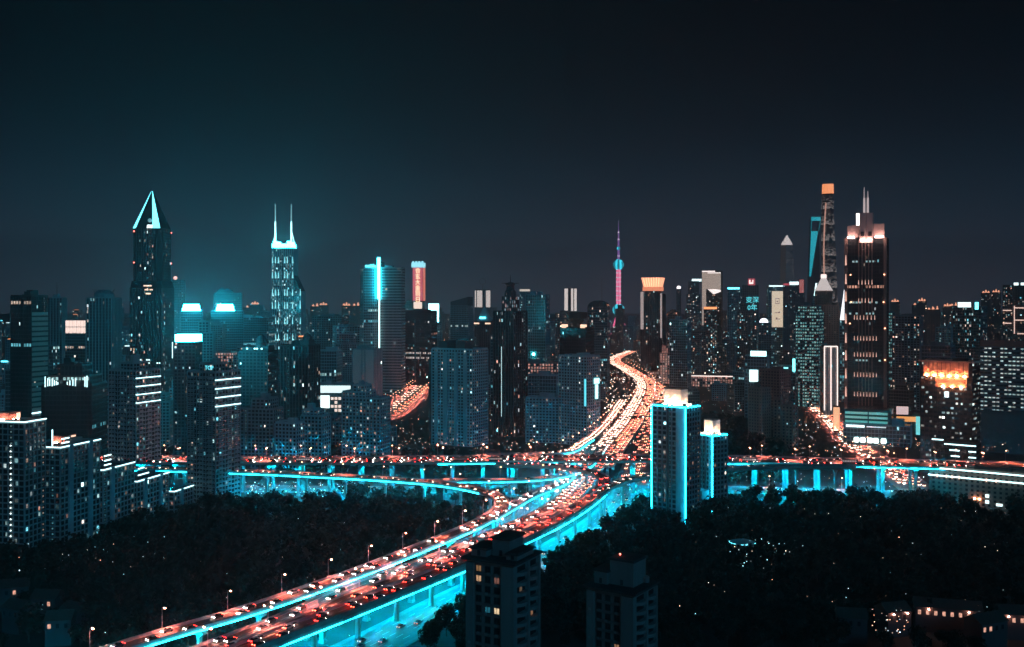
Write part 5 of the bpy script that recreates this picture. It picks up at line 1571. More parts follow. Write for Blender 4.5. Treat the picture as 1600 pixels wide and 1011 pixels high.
rng.seed(5)
LANDMARKS = [(40, 'by the striped slab'), (150, 'by the ribbed round-crowned tower'), (237, 'by the pyramid tower'), (330, 'by the trapezoid signs'), (450, 'by the twin-antenna tower'), (530, 'by the mall screen'), (600, 'by the banded offices'), (655, 'by the red banner tower'), (720, 'by the slant-roofed tower'), (797, 'by the spired tower'), (890, 'by the twin-slab tower'), (966, 'by the ball tower'), (1020, 'by the orange-crowned tower'), (1112, 'by the cream notched tower'), (1170, 'by the cyan characters'), (1230, 'by the pagoda tower'), (1290, 'by the twisting tower'), (1355, 'by the pink-crowned tower'), (1420, 'by the warm-windowed flats'), (1500, 'by the white roof sign'), (1585, 'by the outlined tower')]
FILL = {'near': [], 'mid': [], 'far': []}
tries = 0
nfill = 0
while nfill < 520 and tries < 12000:
    tries += 1
    t = rng.random()
    Y = 960 + (5200 - 960) * t ** 1.35
    px = U(-60, 1660)
    x = PX(px, Y)
    wdt = U(18, 38) * (1.0 if Y < 2000 else 1.25)
    if not free(x, Y, wdt * .7):
        continue
    lim = PZ(U(483, 540), Y) if Y < 2600 else PZ(U(468, 500), Y)
    h = min(max(10, rng.lognormvariate(3.65, .55)), max(12, lim))
    if Y > 2600 and rng.random() < .5:
        h = max(h, lim * U(.6, 1))
    band = 'near' if Y < 1500 else ('mid' if Y < 2600 else 'far')
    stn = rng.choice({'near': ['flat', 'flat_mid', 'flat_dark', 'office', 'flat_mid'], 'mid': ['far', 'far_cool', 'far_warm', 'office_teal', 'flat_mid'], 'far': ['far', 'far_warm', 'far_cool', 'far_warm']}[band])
    lab = {'near': 'dim mid-rise block with scattered lit windows', 'mid': 'hazy mid-distance block with scattered lit windows',
           'far': 'faint far skyline block with specks of light'}[band]
    grp = {'near': 'dim mid-rise city blocks', 'mid': 'hazy city blocks in the middle distance', 'far': 'faint blocks on the far skyline'}[band]
    lab = lab + ', ' + min(LANDMARKS, key=lambda q: abs(q[0] - px))[1]
    dx = wdt * F / Y
    tiers = rng.choice([None, None, [(1, 1, 0, .85), (.7, .7, .85, 1)], [(1, 1, 0, .7), (.55, .9, .7, 1, -.2)], [(1, 1, 0, .9), (.5, .5, .9, 1)]])
    r, wd, dp, h = building({'near': 'city_block', 'mid': 'city_block', 'far': 'skyline_block'}[band], lab, px - dx / 2, px + dx / 2, 0, Y, U(-38, 38), U(.5, 1.0), stn, tiers, 1 if band != 'far' else 0,
                            grp, fmul=U(.5, 2.2), z1=h, grid_on=True)
    nfill += 1
    q = rng.random()
    if band != 'near' and q < .22:                       # lit crowns and roof edges sprinkle the skyline
        c = rng.choice([SIGNO, WARM, WARM, SIGNC, SIGNW, SIGNO])
        b = MB(); b.box(-wd * .3, wd * .3, -dp / 2 - .3, -dp / 2 + .8, h, h + U(1.2, 3.0)); b.build('roof_light', c, r)

# orange roofs on the horizon, floodlighting put in as their own glow
for i, (px, py, n_) in enumerate(((386, 478, 1), (398, 473, 3), (492, 476, 2), (505, 474, 3), (541, 475, 3), (556, 475, 2), (1540, 455, 3), (1556, 454, 3), (1440, 468, 3), (1432, 474, 2), (1398, 469, 3), (1454, 481, 2), (1461, 481, 2), (1480, 476, 3), (1490, 475, 2))):
    Yd = 2900 + 130 * (i % 4)
    r, wd, dp, h = building('roofed_block', 'far block with an orange glowing roof on the horizon', px - 7, px + 8, py + 3, Yd, 0, .6, 'far_warm', roof=0, group='orange roofed blocks on the horizon', fmul=1)
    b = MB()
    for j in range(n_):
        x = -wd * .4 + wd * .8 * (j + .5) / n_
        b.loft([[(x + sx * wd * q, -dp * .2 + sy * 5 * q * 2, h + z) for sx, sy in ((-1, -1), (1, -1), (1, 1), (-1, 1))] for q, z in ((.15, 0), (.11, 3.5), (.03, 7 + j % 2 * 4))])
    b.build('glow_roof', emi('roof_orange_glow', (1.0, .40, .22), 1.5, False), r)

# street level sparkle of the city: far too many lamps and shop fronts to count
rng.seed(21)
b = MB()
pal = [(1, .42, .22), (1, .55, .35), (1, .75, .6), (.5, .95, 1), (1, .35, .18), (1, .3, .15)]
cnt = 0
while cnt < 7200:
    Y = 900 + 3600 * rng.random() ** 1.6
    px = U(-30, 1630)
    x = PX(px, Y)
    if 120 < x < 330 and Y < 1150: continue
    c = rng.choice(pal); q = rng.lognormvariate(.2, .7)
    b.octa((x, Y, U(4, 12)), U(.2, .5) * (Y / 1500) ** .6, 0, tuple(v * q * 2.3 for v in c))
    cnt += 1
o = b.build('street_lights', LIT); o['kind'] = 'stuff'; o['label'] = 'countless small street and shop lights of the distant city'; o['category'] = 'lights'


def lights_cluster(lab, n, px, py, c, size, zr=(2, 7), spread=None):
    """one named cluster of ground lights seen in the photo"""
    b = MB()
    for i in range(n):
        x, y = U(*px), U(*py)
        z = U(*zr)
        p = P(x, y, z)
        cc = rng.choice(c); q = rng.lognormvariate(.3, .6)
        b.octa(p, U(*size), 0, tuple(v * q * 2.0 for v in cc))
    o = b.build('ground_lights', LIT); o['kind'] = 'stuff'; o['label'] = lab; o['category'] = 'lights'
    return o


CW = [(.5, .95, 1), (.8, 1, 1), (1, .7, .5), (.4, .9, 1)]
OW = [(1, .4, .22), (1, .55, .35), (1, .75, .6), (.7, .9, 1)]
lights_cluster('glittering shop and car lights seen under the crossing viaduct', 130, (378, 560), (752, 776), CW, (.16, .42), (1, 4))
lights_cluster('orange market lights at the crossroads behind the right-hand viaduct', 120, (1235, 1330), (655, 712), OW, (.2, .5), (2, 8))
lights_cluster('lights glinting between piers of the crossing viaduct on the right', 70, (1160, 1445), (738, 768), OW, (.14, .38), (1, 4))
lights_cluster('bright lamps crowding both sides of the far avenue', 420, (945, 1042), (548, 645), [(1, .6, .42), (1, .75, .6), (1, .5, .3), (1, .9, .85)], (.5, 1.0), (9, 14))
lights_cluster('pale lamps dotted through the park on the right', 34, (1130, 1240), (842, 888), CW, (.10, .26), (9, 13))
lights_cluster('faint lamps scattered over the dark gardens on the right', 60, (1060, 1600), (790, 960), CW + OW, (.08, .22), (10, 14))
lights_cluster('orange lit crossing at the lower right', 34, (1362, 1420), (952, 990), OW, (.09, .24), (9, 13))
lights_cluster('lamps at the foot of the stepped apartments', 40, (10, 260), (838, 900), CW + OW, (.12, .34), (7, 10))
lights_cluster('faint lamps scattered over the dark gardens on the left', 36, (0, 560), (800, 1000), CW, (.07, .18), (10, 14))
lights_cluster('small lights of side streets behind the left part of the crossing viaduct', 150, (260, 1000), (640, 712), CW + OW, (.15, .38), (3, 8))
lights_cluster('glinting path lamps in two short rows in the park on the right', 9, (1272, 1308), (800, 824), [(1, .9, .7)], (.14, .26), (9, 11))

# ------------------------------------------------------------------ street lamps
pole = MB(); pole.tube((0, 0, 0), (0, 0, 8.8), .13, .08, 6); pole_me = pole.mesh('pole', [METAL])
arm = MB(); arm.tube((0, 0, 8.7), (1.7, 0, 9.25), .07, .06, 5); arm_me = arm.mesh('arm', [METAL])
arm2 = MB(); arm2.tube((0, 0, 8.7), (-1.7, 0, 9.25), .07, .06, 5); arm2_me = arm2.mesh('arm', [METAL])
hd = MB(); hd.hexa([(1.4, -.22, 9.1), (2.3, -.2, 9.1), (2.3, .2, 9.1), (1.4, .22, 9.1), (1.4, -.18, 9.32), (2.2, -.15, 9.34), (2.2, .15, 9.34), (1.4, .18, 9.32)]); hd_me = hd.mesh('lamp_housing', [METAL_D])
bl = MB(); ring8 = [2 * math.pi * q / 8 for q in range(8)]
bl.poly([(1.9 + .30 * math.cos(a), .30 * math.sin(a), 9.05) for a in ring8], 0)                       # the burner, recessed
for a, c in zip(ring8, ring8[1:] + ring8[:1]):                                                     # the glowing skirt round it
    bl.quad((1.9 + .40 * math.cos(a), .40 * math.sin(a), 8.68), (1.9 + .40 * math.cos(c), .40 * math.sin(c), 8.68), (1.9 + .36 * math.cos(c), .36 * math.sin(c), 9.12), (1.9 + .36 * math.cos(a), .36 * math.sin(a), 9.12), 1)
bl_me = bl.mesh('lamp_glass', [LAMPE, emi('lamp_skirt', (1.0, .40, .22), 16.0, False)])
LAMPS = 0


def lamp(p, rz, label, group, double=False, z_scale=1.0):
    global LAMPS
    LAMPS += 1
    t = thing('street_lamp', label, 'street lamp', tuple(p), rz, group)
    inst('pole', pole_me, t)
    inst('arm', arm_me, t); h1 = inst('lamp_head', hd_me, t); inst('lamp_glass', bl_me, h1)
    if double:
        inst('arm', arm2_me, t); h2 = inst('lamp_head', hd_me, t, rz=math.pi); inst('lamp_glass', bl_me, h2)
    return t


def lamp_row(cv, off, s0, s1, step, label, group, double=False):
    s = s0
    while s < min(s1, cv.L):
        p, t, r = cv.at(s)
        q = p + r * off
        face = math.atan2(-r.y * off, -r.x * off) if not double else math.atan2(r.y, r.x)
        lamp((q.x, q.y, q.z), face, label, group, double)
        s += step


cvW, cvM, cvA, cvE, cvN, cvR = (DECKS[k][0] for k in 'WMAENR')
lamp_row(cvW, -4.55, 112, 660, 29, 'orange street lamp on the park-side edge of the outer ramp', 'lamps along the outer ramp')
lamp_row(cvM, 0.0, 120, 560, 30, 'double-armed orange street lamp in the middle of the diagonal viaduct', 'lamps on the diagonal viaduct', True)
lamp_row(DECKS['C'][0], -3.8, 20, 230, 30, 'orange street lamp on the short forking ramp', 'lamps on the forking ramp')
lamp_row(DECKS['D'][0], -3.8, 20, 140, 34, 'orange street lamp on the thin level ramp', 'lamps on the thin level ramp')
lamp_row(cvA, -15.8, 200, cvA.L - 230, 34, 'orange street lamp on the far edge of the crossing viaduct', 'lamps on the far edge of the crossing viaduct')
lamp_row(cvA, 0.0, 190, cvA.L - 230, 32, 'double-armed orange street lamp in the middle of the crossing viaduct', 'lamps in the middle of the crossing viaduct', True)
lamp_row(cvE, 4.5, 330, 460, 30, 'orange street lamp on the outer edge of the near curved ramp', 'lamps on the near curved ramp')
lamp_row(cvN, -4.35, 40, cvN.L, 32, 'orange street lamp on the outer edge of the ramp full of headlights', 'lamps on the headlight ramp')
lamp_row(cvR, 14.3, 20, 1300, 40, 'orange street lamp on the right edge of the far avenue', 'lamps along the far avenue')
lamp_row(cvR, -14.3, 200, 1300, 40, 'orange street lamp on the left edge of the far avenue', 'lamps along the far avenue, left edge')
cvO = ROADS['O'][0]; cvQ = ROADS['Q'][0]; cvX = ROADS['X'][0]
for off in (-20.8, -15, 14, 20.8):
    lamp_row(cvO, off, 150, 700, 27 if abs(off) > 16 else 34, 'orange street lamp in the close double rows of the wide orange street', 'lamps of the orange street')
for off in (-12, 12):
    lamp_row(cvQ, off, 60, 640, 34, 'orange street lamp along the sloping street beside the brown flats', 'lamps of the sloping street')
lamp_row(cvX, -12.5, 700, 960, 52, 'orange street lamp on the ground street under the crossing viaduct', 'lamps under the crossing viaduct')

# ------------------------------------------------------------------ traffic
HEADL = emi('headlight', (1.0, .78, .74), 90.0)
TAILL = emi('tail_light', (1.0, .016, .012), 45.0)
TAILO = emi('amber_light', (1.0, .05, .03), 40.0)
HEADF = emi('far_headlight', (1.0, .66, .52), 9.0, False)
TAILF = emi('far_tail_light', (1.0, .13, .07), 6.0, False)
TYRE = mat('tyre_rubber', (.02, .02, .02), .9, .1, 2)
CARP = [mat('car_paint_' + n, c, .3, .05, .5, spec=.6) for n, c in (('white', (.45, .45, .44)), ('silver', (.22, .22, .22)), ('black', (.02, .02, .022)), ('red', (.20, .02, .02)), ('blue', (.03, .05, .1)), ('grey', (.09, .09, .1)))]
CNAME = ['white', 'silver', 'black', 'red', 'blue', 'grey']


def car_body(mb, mi=0):
    L, W = 4.5, .9
    prof = [(-2.25, .35), (-2.25, .82), (-2.05, .95), (-1.1, .98), (1.0, .98), (2.1, .90), (2.25, .70), (2.25, .35)]
    mb.loft([[(s * W, y, z) for y, z in prof] for s in (-1, 1)], mi)


def car_cabin(mb, mi=0):
    mb.hexa([(-.82, -1.55, .97), (.82, -1.55, .97), (.82, 1.05, .97), (-.82, 1.05, .97), (-.66, -1.0, 1.46), (.66, -1.0, 1.46), (.66, .35, 1.46), (-.66, .35, 1.46)], mi)


def lightbox(mb, x, y, z, mi=0, w=.24, hh=.10, d=.08):
    mb.box(x - w, x + w, y - d, y + d, z - hh, z + hh, mi)


body_me = []
for i, m in enumerate(CARP):
    b = MB(); car_body(b); body_me.append(b.mesh('car_body', [m]))
b = MB(); car_cabin(b); cab_me = b.mesh('car_cabin', [GLASS])
b = MB(); b.hexa([(-.62, -.95, 1.462), (.62, -.95, 1.462), (.62, .3, 1.462), (-.62, .3, 1.462), (-.6, -.9, 1.50), (.6, -.9, 1.50), (.6, .25, 1.50), (-.6, .25, 1.50)])
roof_me = [b.mesh('car_roof', [m]) for m in CARP]
b = MB(); b.tube((-.1, 0, 0), (.1, 0, 0), .33, .33, 10); wheel_me = b.mesh('wheel', [TYRE])
b = MB(); lightbox(b, 0, 0, 0); head_me = b.mesh('headlight', [HEADL])
b = MB(); lightbox(b, 0, 0, 0, w=.26, hh=.11); tail_me = b.mesh('tail_light', [TAILL])
b = MB(); lightbox(b, 0, 0, 0, w=.26, hh=.11); tailo_me = b.mesh('tail_light', [TAILO])
simple_me = []
for i, m in enumerate(CARP):
    b = MB(); car_body(b); car_cabin(b, 1)
    for s in (-1, 1):
        lightbox(b, s * .62, 2.24, .68, 2); lightbox(b, s * .60, -2.24, .78, 3)
    simple_me.append(b.mesh('car', [m, GLASS, HEADL, TAILL if i % 2 else TAILO]))
# coach with lit windows
bb = MB(); bb.hexa([(-1.25, -5.5, .4), (1.25, -5.5, .4), (1.25, 5.5, .4), (-1.25, 5.5, .4), (-1.22, -5.45, 3.1), (1.22, -5.45, 3.1), (1.22, 5.35, 3.1), (-1.22, 5.35, 3.1)]); bus_me = bb.mesh('bus_body', [CARP[4]])
bb = MB()
for s in (-1, 1):
    for i in range(6):
        bb.box(s * 1.26 - .02, s * 1.26 + .02, -5.0 + i * 1.65, -3.6 + i * 1.65, 1.5, 2.55)
busw_me = bb.mesh('bus_window', [emi('bus_window_light', (.8, .85, .8), .25, False)])

CARS = 0
FULL = 0
far_cars = MB()
FT = [3]
LANES_PLACED = []


def car(p, tan, toward, lab, grp):
    """tan: driving direction"""
    global CARS, FULL
    rz = math.atan2(tan.y, tan.x) - math.pi / 2
    i = rng.choice([0, 1, 2, 2, 2, 3, 4, 5, 5])
    CARS += 1
    t = thing('car', lab, 'car', tuple(p), rz, grp)
    pitch = 0
    if FULL < 110:
        FULL += 1
        bd = inst('body', body_me[i], t)
        inst('cabin', cab_me, t); inst('roof', roof_me[i], t)
        for sx in (-.82, .82):
            for sy in (-1.4, 1.38):
                inst('wheel', wheel_me, t, (sx, sy, .33))
        for sx in (-.62, .62):
            inst('headlight', head_me, t, (sx, 2.24, .68)); inst('tail_light', tail_me if i % 2 else tailo_me, t, (sx, -2.24, .78))
    else:
        inst('body', simple_me[i], t)
    return t


def bus(p, tan, lab, grp):
    rz = math.atan2(tan.y, tan.x) - math.pi / 2
    t = thing('bus', lab, 'bus', tuple(p), rz, grp)
    inst('body', bus_me, t); inst('window_band', busw_me, t)
    for sx in (-1.1, 1.1):
        for sy in (-3.6, 3.4): inst('wheel', wheel_me, t, (sx, sy, .45), 0, (1.2, 1.4, 1.4))
    for sx in (-.9, .9):
        inst('headlight', head_me, t, (sx, 5.5, .8)); inst('tail_light', tail_me, t, (sx, -5.55, 1.0))


def far_car(p, tan, big=1.0):
    FT[0] = 4 if rng.random() < .45 else 3
    rz = math.atan2(tan.y, tan.x) - math.pi / 2
    c, s = math.cos(rz), math.sin(rz)
    i0 = len(far_cars.v)
    m = MB()
    m.hexa([(-.9, -2.2, .35), (.9, -2.2, .35), (.9, 2.2, .35), (-.9, 2.2, .35), (-.88, -2.2, .95), (.88, -2.2, .95), (.88, 2.2, .9), (-.88, 2.2, .9)], 0)
    m.hexa([(-.8, -1.5, .95), (.8, -1.5, .95), (.8, 1.0, .95), (-.8, 1.0, .95), (-.65, -1, 1.45), (.65, -1, 1.45), (.65, .3, 1.45), (-.65, .3, 1.45)], 1)
    for sx in (-.6, .6):
        w_, h_ = .3 * big, .16 * big
        m.quad((sx - w_, 2.26, .62 - h_), (sx + w_, 2.26, .62 - h_), (sx + w_, 2.26, .62 + h_), (sx - w_, 2.26, .62 + h_), 2)
        m.quad((sx - w_, -2.26, .66 - h_), (sx + w_, -2.26, .66 - h_), (sx + w_, -2.26, .66 + h_), (sx - w_, -2.26, .66 + h_), FT[0])
    n = len(far_cars.v)
    far_cars.v += [(p.x + x * c - y * s, p.y + x * s + y * c, p.z + z) for x, y, z in m.v]
    far_cars.f += [tuple(n + k for k in f) for f in m.f]; far_cars.m += m.m; far_cars.c += m.c


def traffic(cv, offs, s0, s1, gap, lab, grp, far=False, drop=.12, big=1.0):
    """offs: (lateral offset, direction +1 along the curve / -1 against it)"""
    for o, dr in offs:
        s = s0 + U(0, gap)
        while s < min(s1, cv.L - 3):
            if rng.random() > drop:
                p, t, r = cv.at(s)
                q = p + r * o
                q.z += .02
                if far:
                    far_car(q, t * dr, big)
                elif CARS < 296 and rng.random() > .03:
                    car(q, t * dr, None, lab, grp)
                elif CARS < 296:
                    bus(q, t * dr, lab.replace('cars', 'buses').replace('car ', 'bus '), grp.replace('cars', 'buses'))
                    s += 8
                else:
                    far_car(q, t * dr, big)
            s += gap * U(.75, 1.5)


rng.seed(31)
# right-hand traffic: on the diagonal viaduct the right half drives away (red), the left half comes nearer (white)
traffic(cvE, [(-2.0, 1), (2.0, 1)], 150, 420, 15, 'small car with red tail lights climbing the near curved ramp', 'cars on the near curved ramp')
traffic(cvW, [(-2.0, -1), (2.0, -1)], 108, 350, 17, 'small car with white headlights coming down the outer ramp', 'cars on the outer ramp')
traffic(cvM, [(2.1, 1), (5.6, 1)], 150, 440, 19, 'small car with red tail lights driving away on the diagonal viaduct', 'cars driving away on the diagonal viaduct')
traffic(cvM, [(-2.1, -1), (-5.6, -1)], 150, 440, 19, 'small car with white headlights coming nearer on the diagonal viaduct', 'cars coming nearer on the diagonal viaduct')
traffic(DECKS['C'][0], [(-1.6, -1), (1.6, -1)], 10, 160, 13, 'small car on the short forking ramp', 'cars on the forking ramp')
traffic(cvE, [(-2.0, 1), (2.0, 1)], 420, 640, 12, 'small car on the bend of the near curved ramp', 'cars on the bend of the near curved ramp')
traffic(cvA, [(2.4, 1), (6.0, 1), (9.6, 1), (13.2, 1)], 230, 900, 18, 'small car crossing to the right on the top viaduct', 'cars crossing to the right on the top viaduct')
traffic(cvA, [(-2.4, -1), (-6.0, -1), (-9.6, -1), (-13.2, -1)], 230, 900, 18, 'small car crossing to the left on the top viaduct', 'cars crossing to the left on the top viaduct')
# everything farther away joins the uncountable stream
traffic(DECKS['D'][0], [(-1.6, 1), (1.6, 1)], 0, 190, 14, '', '', True)
traffic(DECKS['F'][0], [(-1.8, 1), (1.8, 1)], 60, 260, 12, '', '', True)
traffic(cvW, [(-2.0, -1), (2.0, -1)], 350, 700, 11, '', '', True, .15, 1.3)
traffic(cvM, [(2.2, 1), (5.8, 1)], 440, 640, 10, '', '', True, .1, 1.3)
traffic(cvM, [(-2.2, -1), (-5.8, -1)], 440, 640, 10, '', '', True, .1, 1.3)
traffic(cvR, [(2.2, 1), (5.6, 1), (9, 1), (12.4, 1)], 5, 1850, 12, '', '', True, .2, 1.6)
traffic(cvR, [(-2.2, -1), (-5.6, -1), (-9, -1), (-12.4, -1)], 5, 1850, 11, '', '', True, .2, 1.6)
traffic(cvN, [(-2.1, -1), (2.1, -1)], 20, 560, 9, '', '', True, .05, 1.7)
cvG, cvG2 = ROADS['G'][0], ROADS['G2'][0]
traffic(cvG, [(-9, 1), (-5.6, 1), (-2.2, 1), (1.4, 1), (5, 1), (8.6, 1)], 560, 1600, 17, '', '', True, .35, 1.7)
traffic(cvG, [(-6, 1), (-2.2, 1), (1.8, 1)], 180, 560, 34, '', '', True, .35, .8)
traffic(cvG2, [(-4, -1), (0, -1), (4, -1)], 200, 900, 11, '', '', True, .1, 1.6)
traffic(cvO, [(-12, -1), (-8, -1), (-4, -1), (4, 1), (8, 1), (12, 1)], 100, 1000, 24, '', '', True, .2, 1.5)
traffic(cvQ, [(-8, -1), (-4.5, -1), (-1.5, -1), (2, 1), (5, 1), (8, 1)], 20, 700, 13, '', '', True, .25, 1.6)
traffic(cvX, [(-8, -1), (-4.5, -1), (4.5, 1), (8, 1)], 50, 1150, 24, '', '', True, .3, 1.0)
o = far_cars.build('traffic', [CARP[5], GLASS, HEADF, TAILF, emi('far_amber_light', (1.0, .34, .16), 6.0, False)]); o['kind'] = 'stuff'; o['label'] = 'stream of cars with headlights and tail lights on the farther roads'; o['category'] = 'traffic'

# ------------------------------------------------------------------ low houses in the gardens
rng.seed(90)
TILE = mat('roof_tile', (.10, .07, .06), .85, .3, 1.0)
houses = [(30, 985, 'low dark house with a pitched roof at the lower left corner'), (75, 968, 'low house with a dim window at the lower left'), (120, 990, 'low house with a pale eave line at the lower left'), (20, 950, 'low dark house behind the corner house at the lower left'), (95, 1004, 'low house cut by the bottom edge at the lower left'),
          (1480, 985, 'long low house with a warm lit wall at the lower right'), (1395, 990, 'small orange lit house by the crossing at the lower right'), (1585, 995, 'house with a glowing pink gatehouse at the right edge'), (1330, 1000, 'small dark house left of the orange crossing'), (1540, 1008, 'low dark house at the bottom right')]
for px, py, lab in houses:
    p = P(px, py, 0.0)
    FOOT.append((p[0], p[1] - 9, 15 if 'lit' in lab or 'glow' in lab else 8))
    long = 26 if 'long' in lab else U(9, 14)
    r = thing('house', lab, 'house', p, U(-.5, .5))
    hw_, dd_, hh_ = long / 2, 4.5, 10.5
    b = MB(); b.box(-hw_, hw_, -dd_, dd_, 0, hh_); b.build('wall', W_DARK, r)
    b = MB(); b.loft([[(x, y, z) for y, z in ((-dd_ - .6, hh_), (dd_ + .6, hh_), (0, hh_ + 3))] for x in (-hw_ - .5, hw_ + .5)]); b.build('roof', TILE, r)
    for q in range(int(long // 3.2)):
        x = -hw_ + 1.6 + q * 3.2
        b = MB(); litw = rng.random() < .35 or 'long' in lab or 'glow' in lab
        b.box(x - .6, x + .6, -dd_ - .08, -dd_, hh_ - 3.2, hh_ - 1.4, 0, (.9, .45, .32) if litw else None)
        b.build('window', LIT if litw else GLASS, r)
    if 'lit' in lab or 'glow' in lab:
        for q in (-.3, .3):
            b = MB(); b.box(hw_ * 2 * q - .3, hw_ * 2 * q + .3, -dd_ - 1.0, -dd_ - .6, hh_ - .8, hh_ - .5); b.build('wall_lamp', emi('wall_lamp', (1, .36, .24), 90), r)
# lit pavilion in the right park
p = P(1160, 862, 3.0)
FOOT.append((p[0], p[1] - 10, 16))
r = thing('pavilion', 'round park pavilion with a cyan lit rim among the dark trees', 'pavilion', (p[0], p[1], 0))
b = MB(); b.lathe([(7.0, 8.2), (7.0, 8.4), (5, 9.0), (.4, 9.6)], 20); b.build('roof', W_TEAL, r)
for q in range(8):
    a = q * math.pi / 4
    b = MB(); b.tube((6 * math.cos(a), 6 * math.sin(a), 0), (6 * math.cos(a), 6 * math.sin(a), 8.2), .2, .2, 6); b.build('column', CONC, r)
for q in (9, 10, 11, 12, 14, 15, 18):
    a0, a1 = q * math.pi / 10, (q + .6) * math.pi / 10
    b = MB(); b.tube((7.1 * math.cos(a0), 7.1 * math.sin(a0), 8.35), (7.1 * math.cos(a1), 7.1 * math.sin(a1), 8.35), .16, .16, 5); b.build('rim_light', LEDN, r)

# ------------------------------------------------------------------ trees
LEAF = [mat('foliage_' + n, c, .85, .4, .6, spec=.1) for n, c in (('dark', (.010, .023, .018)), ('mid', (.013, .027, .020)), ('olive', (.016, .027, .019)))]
BARK = mat('bark', (.06, .05, .04), .9, .3, 2.0)


def crown_geo(mb, seed, n, hgt=10.0, rad=4.6, xf=None, mi=0, leaf=.62):
    q = random.Random(seed)
    lobes = [(Vector((q.uniform(-.55, .55) * rad, q.uniform(-.55, .55) * rad, hgt * q.uniform(.48, .86))), rad * q.uniform(.38, .62)) for _ in range(8)]
    for i in range(n):
        c, r_ = lobes[i % len(lobes)]
        dv = Vector((q.gauss(0, 1), q.gauss(0, 1), q.gauss(0, .85))).normalized()
        p = c + dv * r_ * q.uniform(.55, 1.08)
        nrm = (dv + Vector((q.gauss(0, .6), q.gauss(0, .6), q.gauss(0, .6) + .3))).normalized()
        a = nrm.orthogonal().normalized() * leaf * q.uniform(.6, 1.4)
        b_ = nrm.cross(a).normalized() * leaf * q.uniform(.5, 1.1)
        pts = [p - a, p - b_ * .8, p + a * 1.1, p + b_]
        mb.quad(*[xf(v) if xf else tuple(v) for v in pts], mi)


def trunk_geo(mb, seed, hgt=10.0):
    q = random.Random(seed)
    mb.tube((0, 0, 0), (0, 0, hgt * .45), .26, .17, 6)
    for k in range(4):
        a = q.uniform(0, 6.28)
        mb.tube((0, 0, hgt * q.uniform(.32, .45)), (math.cos(a) * 1.9, math.sin(a) * 1.9, hgt * q.uniform(.62, .78)), .13, .05, 5)


crowns, trunks = [], []
for i in range(6):
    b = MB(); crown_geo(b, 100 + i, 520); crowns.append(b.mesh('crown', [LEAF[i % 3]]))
    b = MB(); trunk_geo(b, 200 + i); trunks.append(b.mesh('trunk', [BARK]))

rng.seed(77)
spots = []


def clear_of_roads(x, y):
    for kx, mg in (('A', 4), ('M', 3), ('E', 3), ('W', 3), ('C', 2), ('D', 2), ('F', 3)):
        cv, wd_ = DECKS[kx]
        if cv.dist(x, y) < wd_ / 2 + mg + 2.5: return False
    for kx in ('G', 'X', 'O', 'Q', 'G2'):
        cv, wd_ = ROADS[kx]
        if cv.dist(x, y) < wd_ / 2 + 5.0: return False
    return True


def clear_of_walls(x, y):
    return all(math.hypot(fx - x, fy - y) > fr * .8 + 3 for fx, fy, fr in FOOT)


def visible(x, y):
    px = CX + F * x / y
    return -40 < px < 1640 and y > 395


def scatter(x0, x1, y0, y1, gap, tag_, ok):
    y = y0
    while y < y1:
        x = x0 + U(0, gap)
        while x < x1:
            xx, yy = x + U(-.35, .35) * gap, y + U(-.35, .35) * gap
            if visible(xx, yy) and ok(xx, yy) and clear_of_walls(xx, yy) and clear_of_roads(xx, yy) and rng.random() > .07:
                spots.append((yy, xx, tag_))
            x += gap
        y += gap


def left_of_w(x, y):
    p = min(cvW.p[::4], key=lambda q: abs(q.y - y) + (0 if q.x < 40 else 50))
    return x < min(q.x for q in cvW.p[::3] if abs(q.y - y) < 12) if any(abs(q.y - y) < 12 for q in cvW.p[::3]) else True


scatter(-330, 10, 395, 690, 8.6, 'left', lambda x, y: (y < 655 or x > -215) and not any(False for _ in ()))
scatter(-20, 60, 420, 520, 8.2, 'mid', lambda x, y: x > -30 + (y - 420) * .55)
scatter(20, 420, 395, 690, 8.8, 'right', lambda x, y: True)
scatter(125, 330, 760, 1150, 10.5, 'back', lambda x, y: CX + F * x / y < 1228)
scatter(-130, 45, 625, 722, 10.0, 'loop', lambda x, y: rng.random() < .6)
scatter(-420, -30, 770, 900, 12.0, 'street', lambda x, y: rng.random() < .5)
TLAB = {'left': ('leafy tree in the unlit park left of the diagonal viaduct', 'trees of the left park'), 'mid': ('leafy tree beside the cyan-lit road under the near ramp', 'trees beside the cyan-lit road'),
        'right': ('leafy tree in the dark gardens right of the diagonal viaduct', 'trees of the right gardens'), 'back': ('leafy tree in the black park behind the cyan-edged towers', 'trees of the back park'),
        'street': ('leafy tree behind the left part of the crossing viaduct', 'trees behind the crossing viaduct')}
TLAB['loop'] = ('cyan-lit tree growing inside the interchange loops', 'trees inside the interchange')


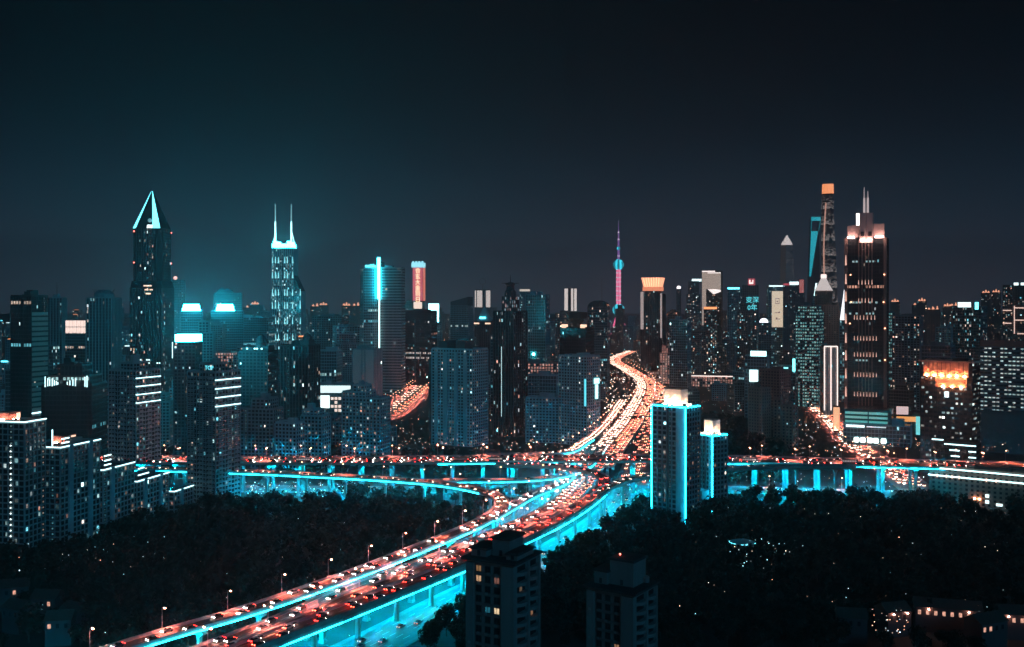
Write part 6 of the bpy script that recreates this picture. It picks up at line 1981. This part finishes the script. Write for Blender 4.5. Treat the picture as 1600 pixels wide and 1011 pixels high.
def tree_place(x, y, tg):
    px = CX + F * x / y
    py = YH + H * F / y
    if tg == 'left':
        return (', near the stepped apartments' if px < 260 and py < 900 else ', in the lower left corner' if px < 230 else ', beside the outer ramp lamps' if cvW.dist(x, y) < 22 else ', towards the picture bottom' if py > 930 else ', below the TOP sign tower')
    if tg == 'right':
        return (', in front of the long mall' if py < 830 and px > 1400 else ', before the cyan-edged towers' if px < 1140 and py < 880 else ', near the lit pavilion' if px < 1260 and py < 900 else ', near the orange crossing' if px > 1330 and py > 930 else ', behind the foreground blocks' if px < 1060 else ', in mid-garden')
    return ''


spots.sort()
mass = MB(); mtr = MB()
for i, (y, x, tg) in enumerate(spots):
    kx = rng.randrange(6); sz = rng.choice([U(.6, .9), U(.85, 1.15), U(1.1, 1.5)]); rz = U(0, 6.28)
    if i < 298:
        lab, grp = TLAB[tg]
        lab = lab + tree_place(x, y, tg)
        t = thing('tree', lab, 'tree', (x, y, 0), rz, grp)
        t.scale = (sz, sz, sz * U(.9, 1.15))
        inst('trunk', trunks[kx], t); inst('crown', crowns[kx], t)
    else:
        c_, s_ = math.cos(rz) * sz, math.sin(rz) * sz
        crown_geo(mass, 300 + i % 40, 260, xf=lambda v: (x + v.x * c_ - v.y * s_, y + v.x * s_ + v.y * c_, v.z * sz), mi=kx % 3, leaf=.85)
        mtr.tube((x, y, 0), (x, y, 6 * sz), .25, .15, 4)
o = mass.build('woodland', LEAF); o['kind'] = 'stuff'; o['label'] = 'dark mass of tree crowns farther back in the parks'; o['category'] = 'trees'
mtr.build('trunks', BARK, o, 'stuff')

# ------------------------------------------------------------------ haze over the city
HZ = bpy.data.materials.new('haze')
HZ.use_nodes = True
t = HZ.node_tree
t.nodes.clear()
o_ = t.nodes.new('ShaderNodeOutputMaterial')
v = t.nodes.new('ShaderNodeVolumePrincipled')
v.inputs['Color'].default_value = (0.60, 0.70, 0.78, 1)
v.inputs['Density'].default_value = 0.00015
v.inputs['Anisotropy'].default_value = 0.62
t.links.new(v.outputs[0], o_.inputs['Volume'])
HZ.cycles.homogeneous_volume = True
b = MB(); b.box(-7500, 7500, -800, 11500, -1.5, 720)
o = b.build('haze', HZ); o['kind'] = 'stuff'; o['label'] = 'thin night haze over the whole city'; o['category'] = 'haze'

print('objects', len(bpy.data.objects), 'cars', CARS, 'lamps', LAMPS, 'trees', len(spots), 'fill', nfill, 'time %.1f' % (time.time() - T0))
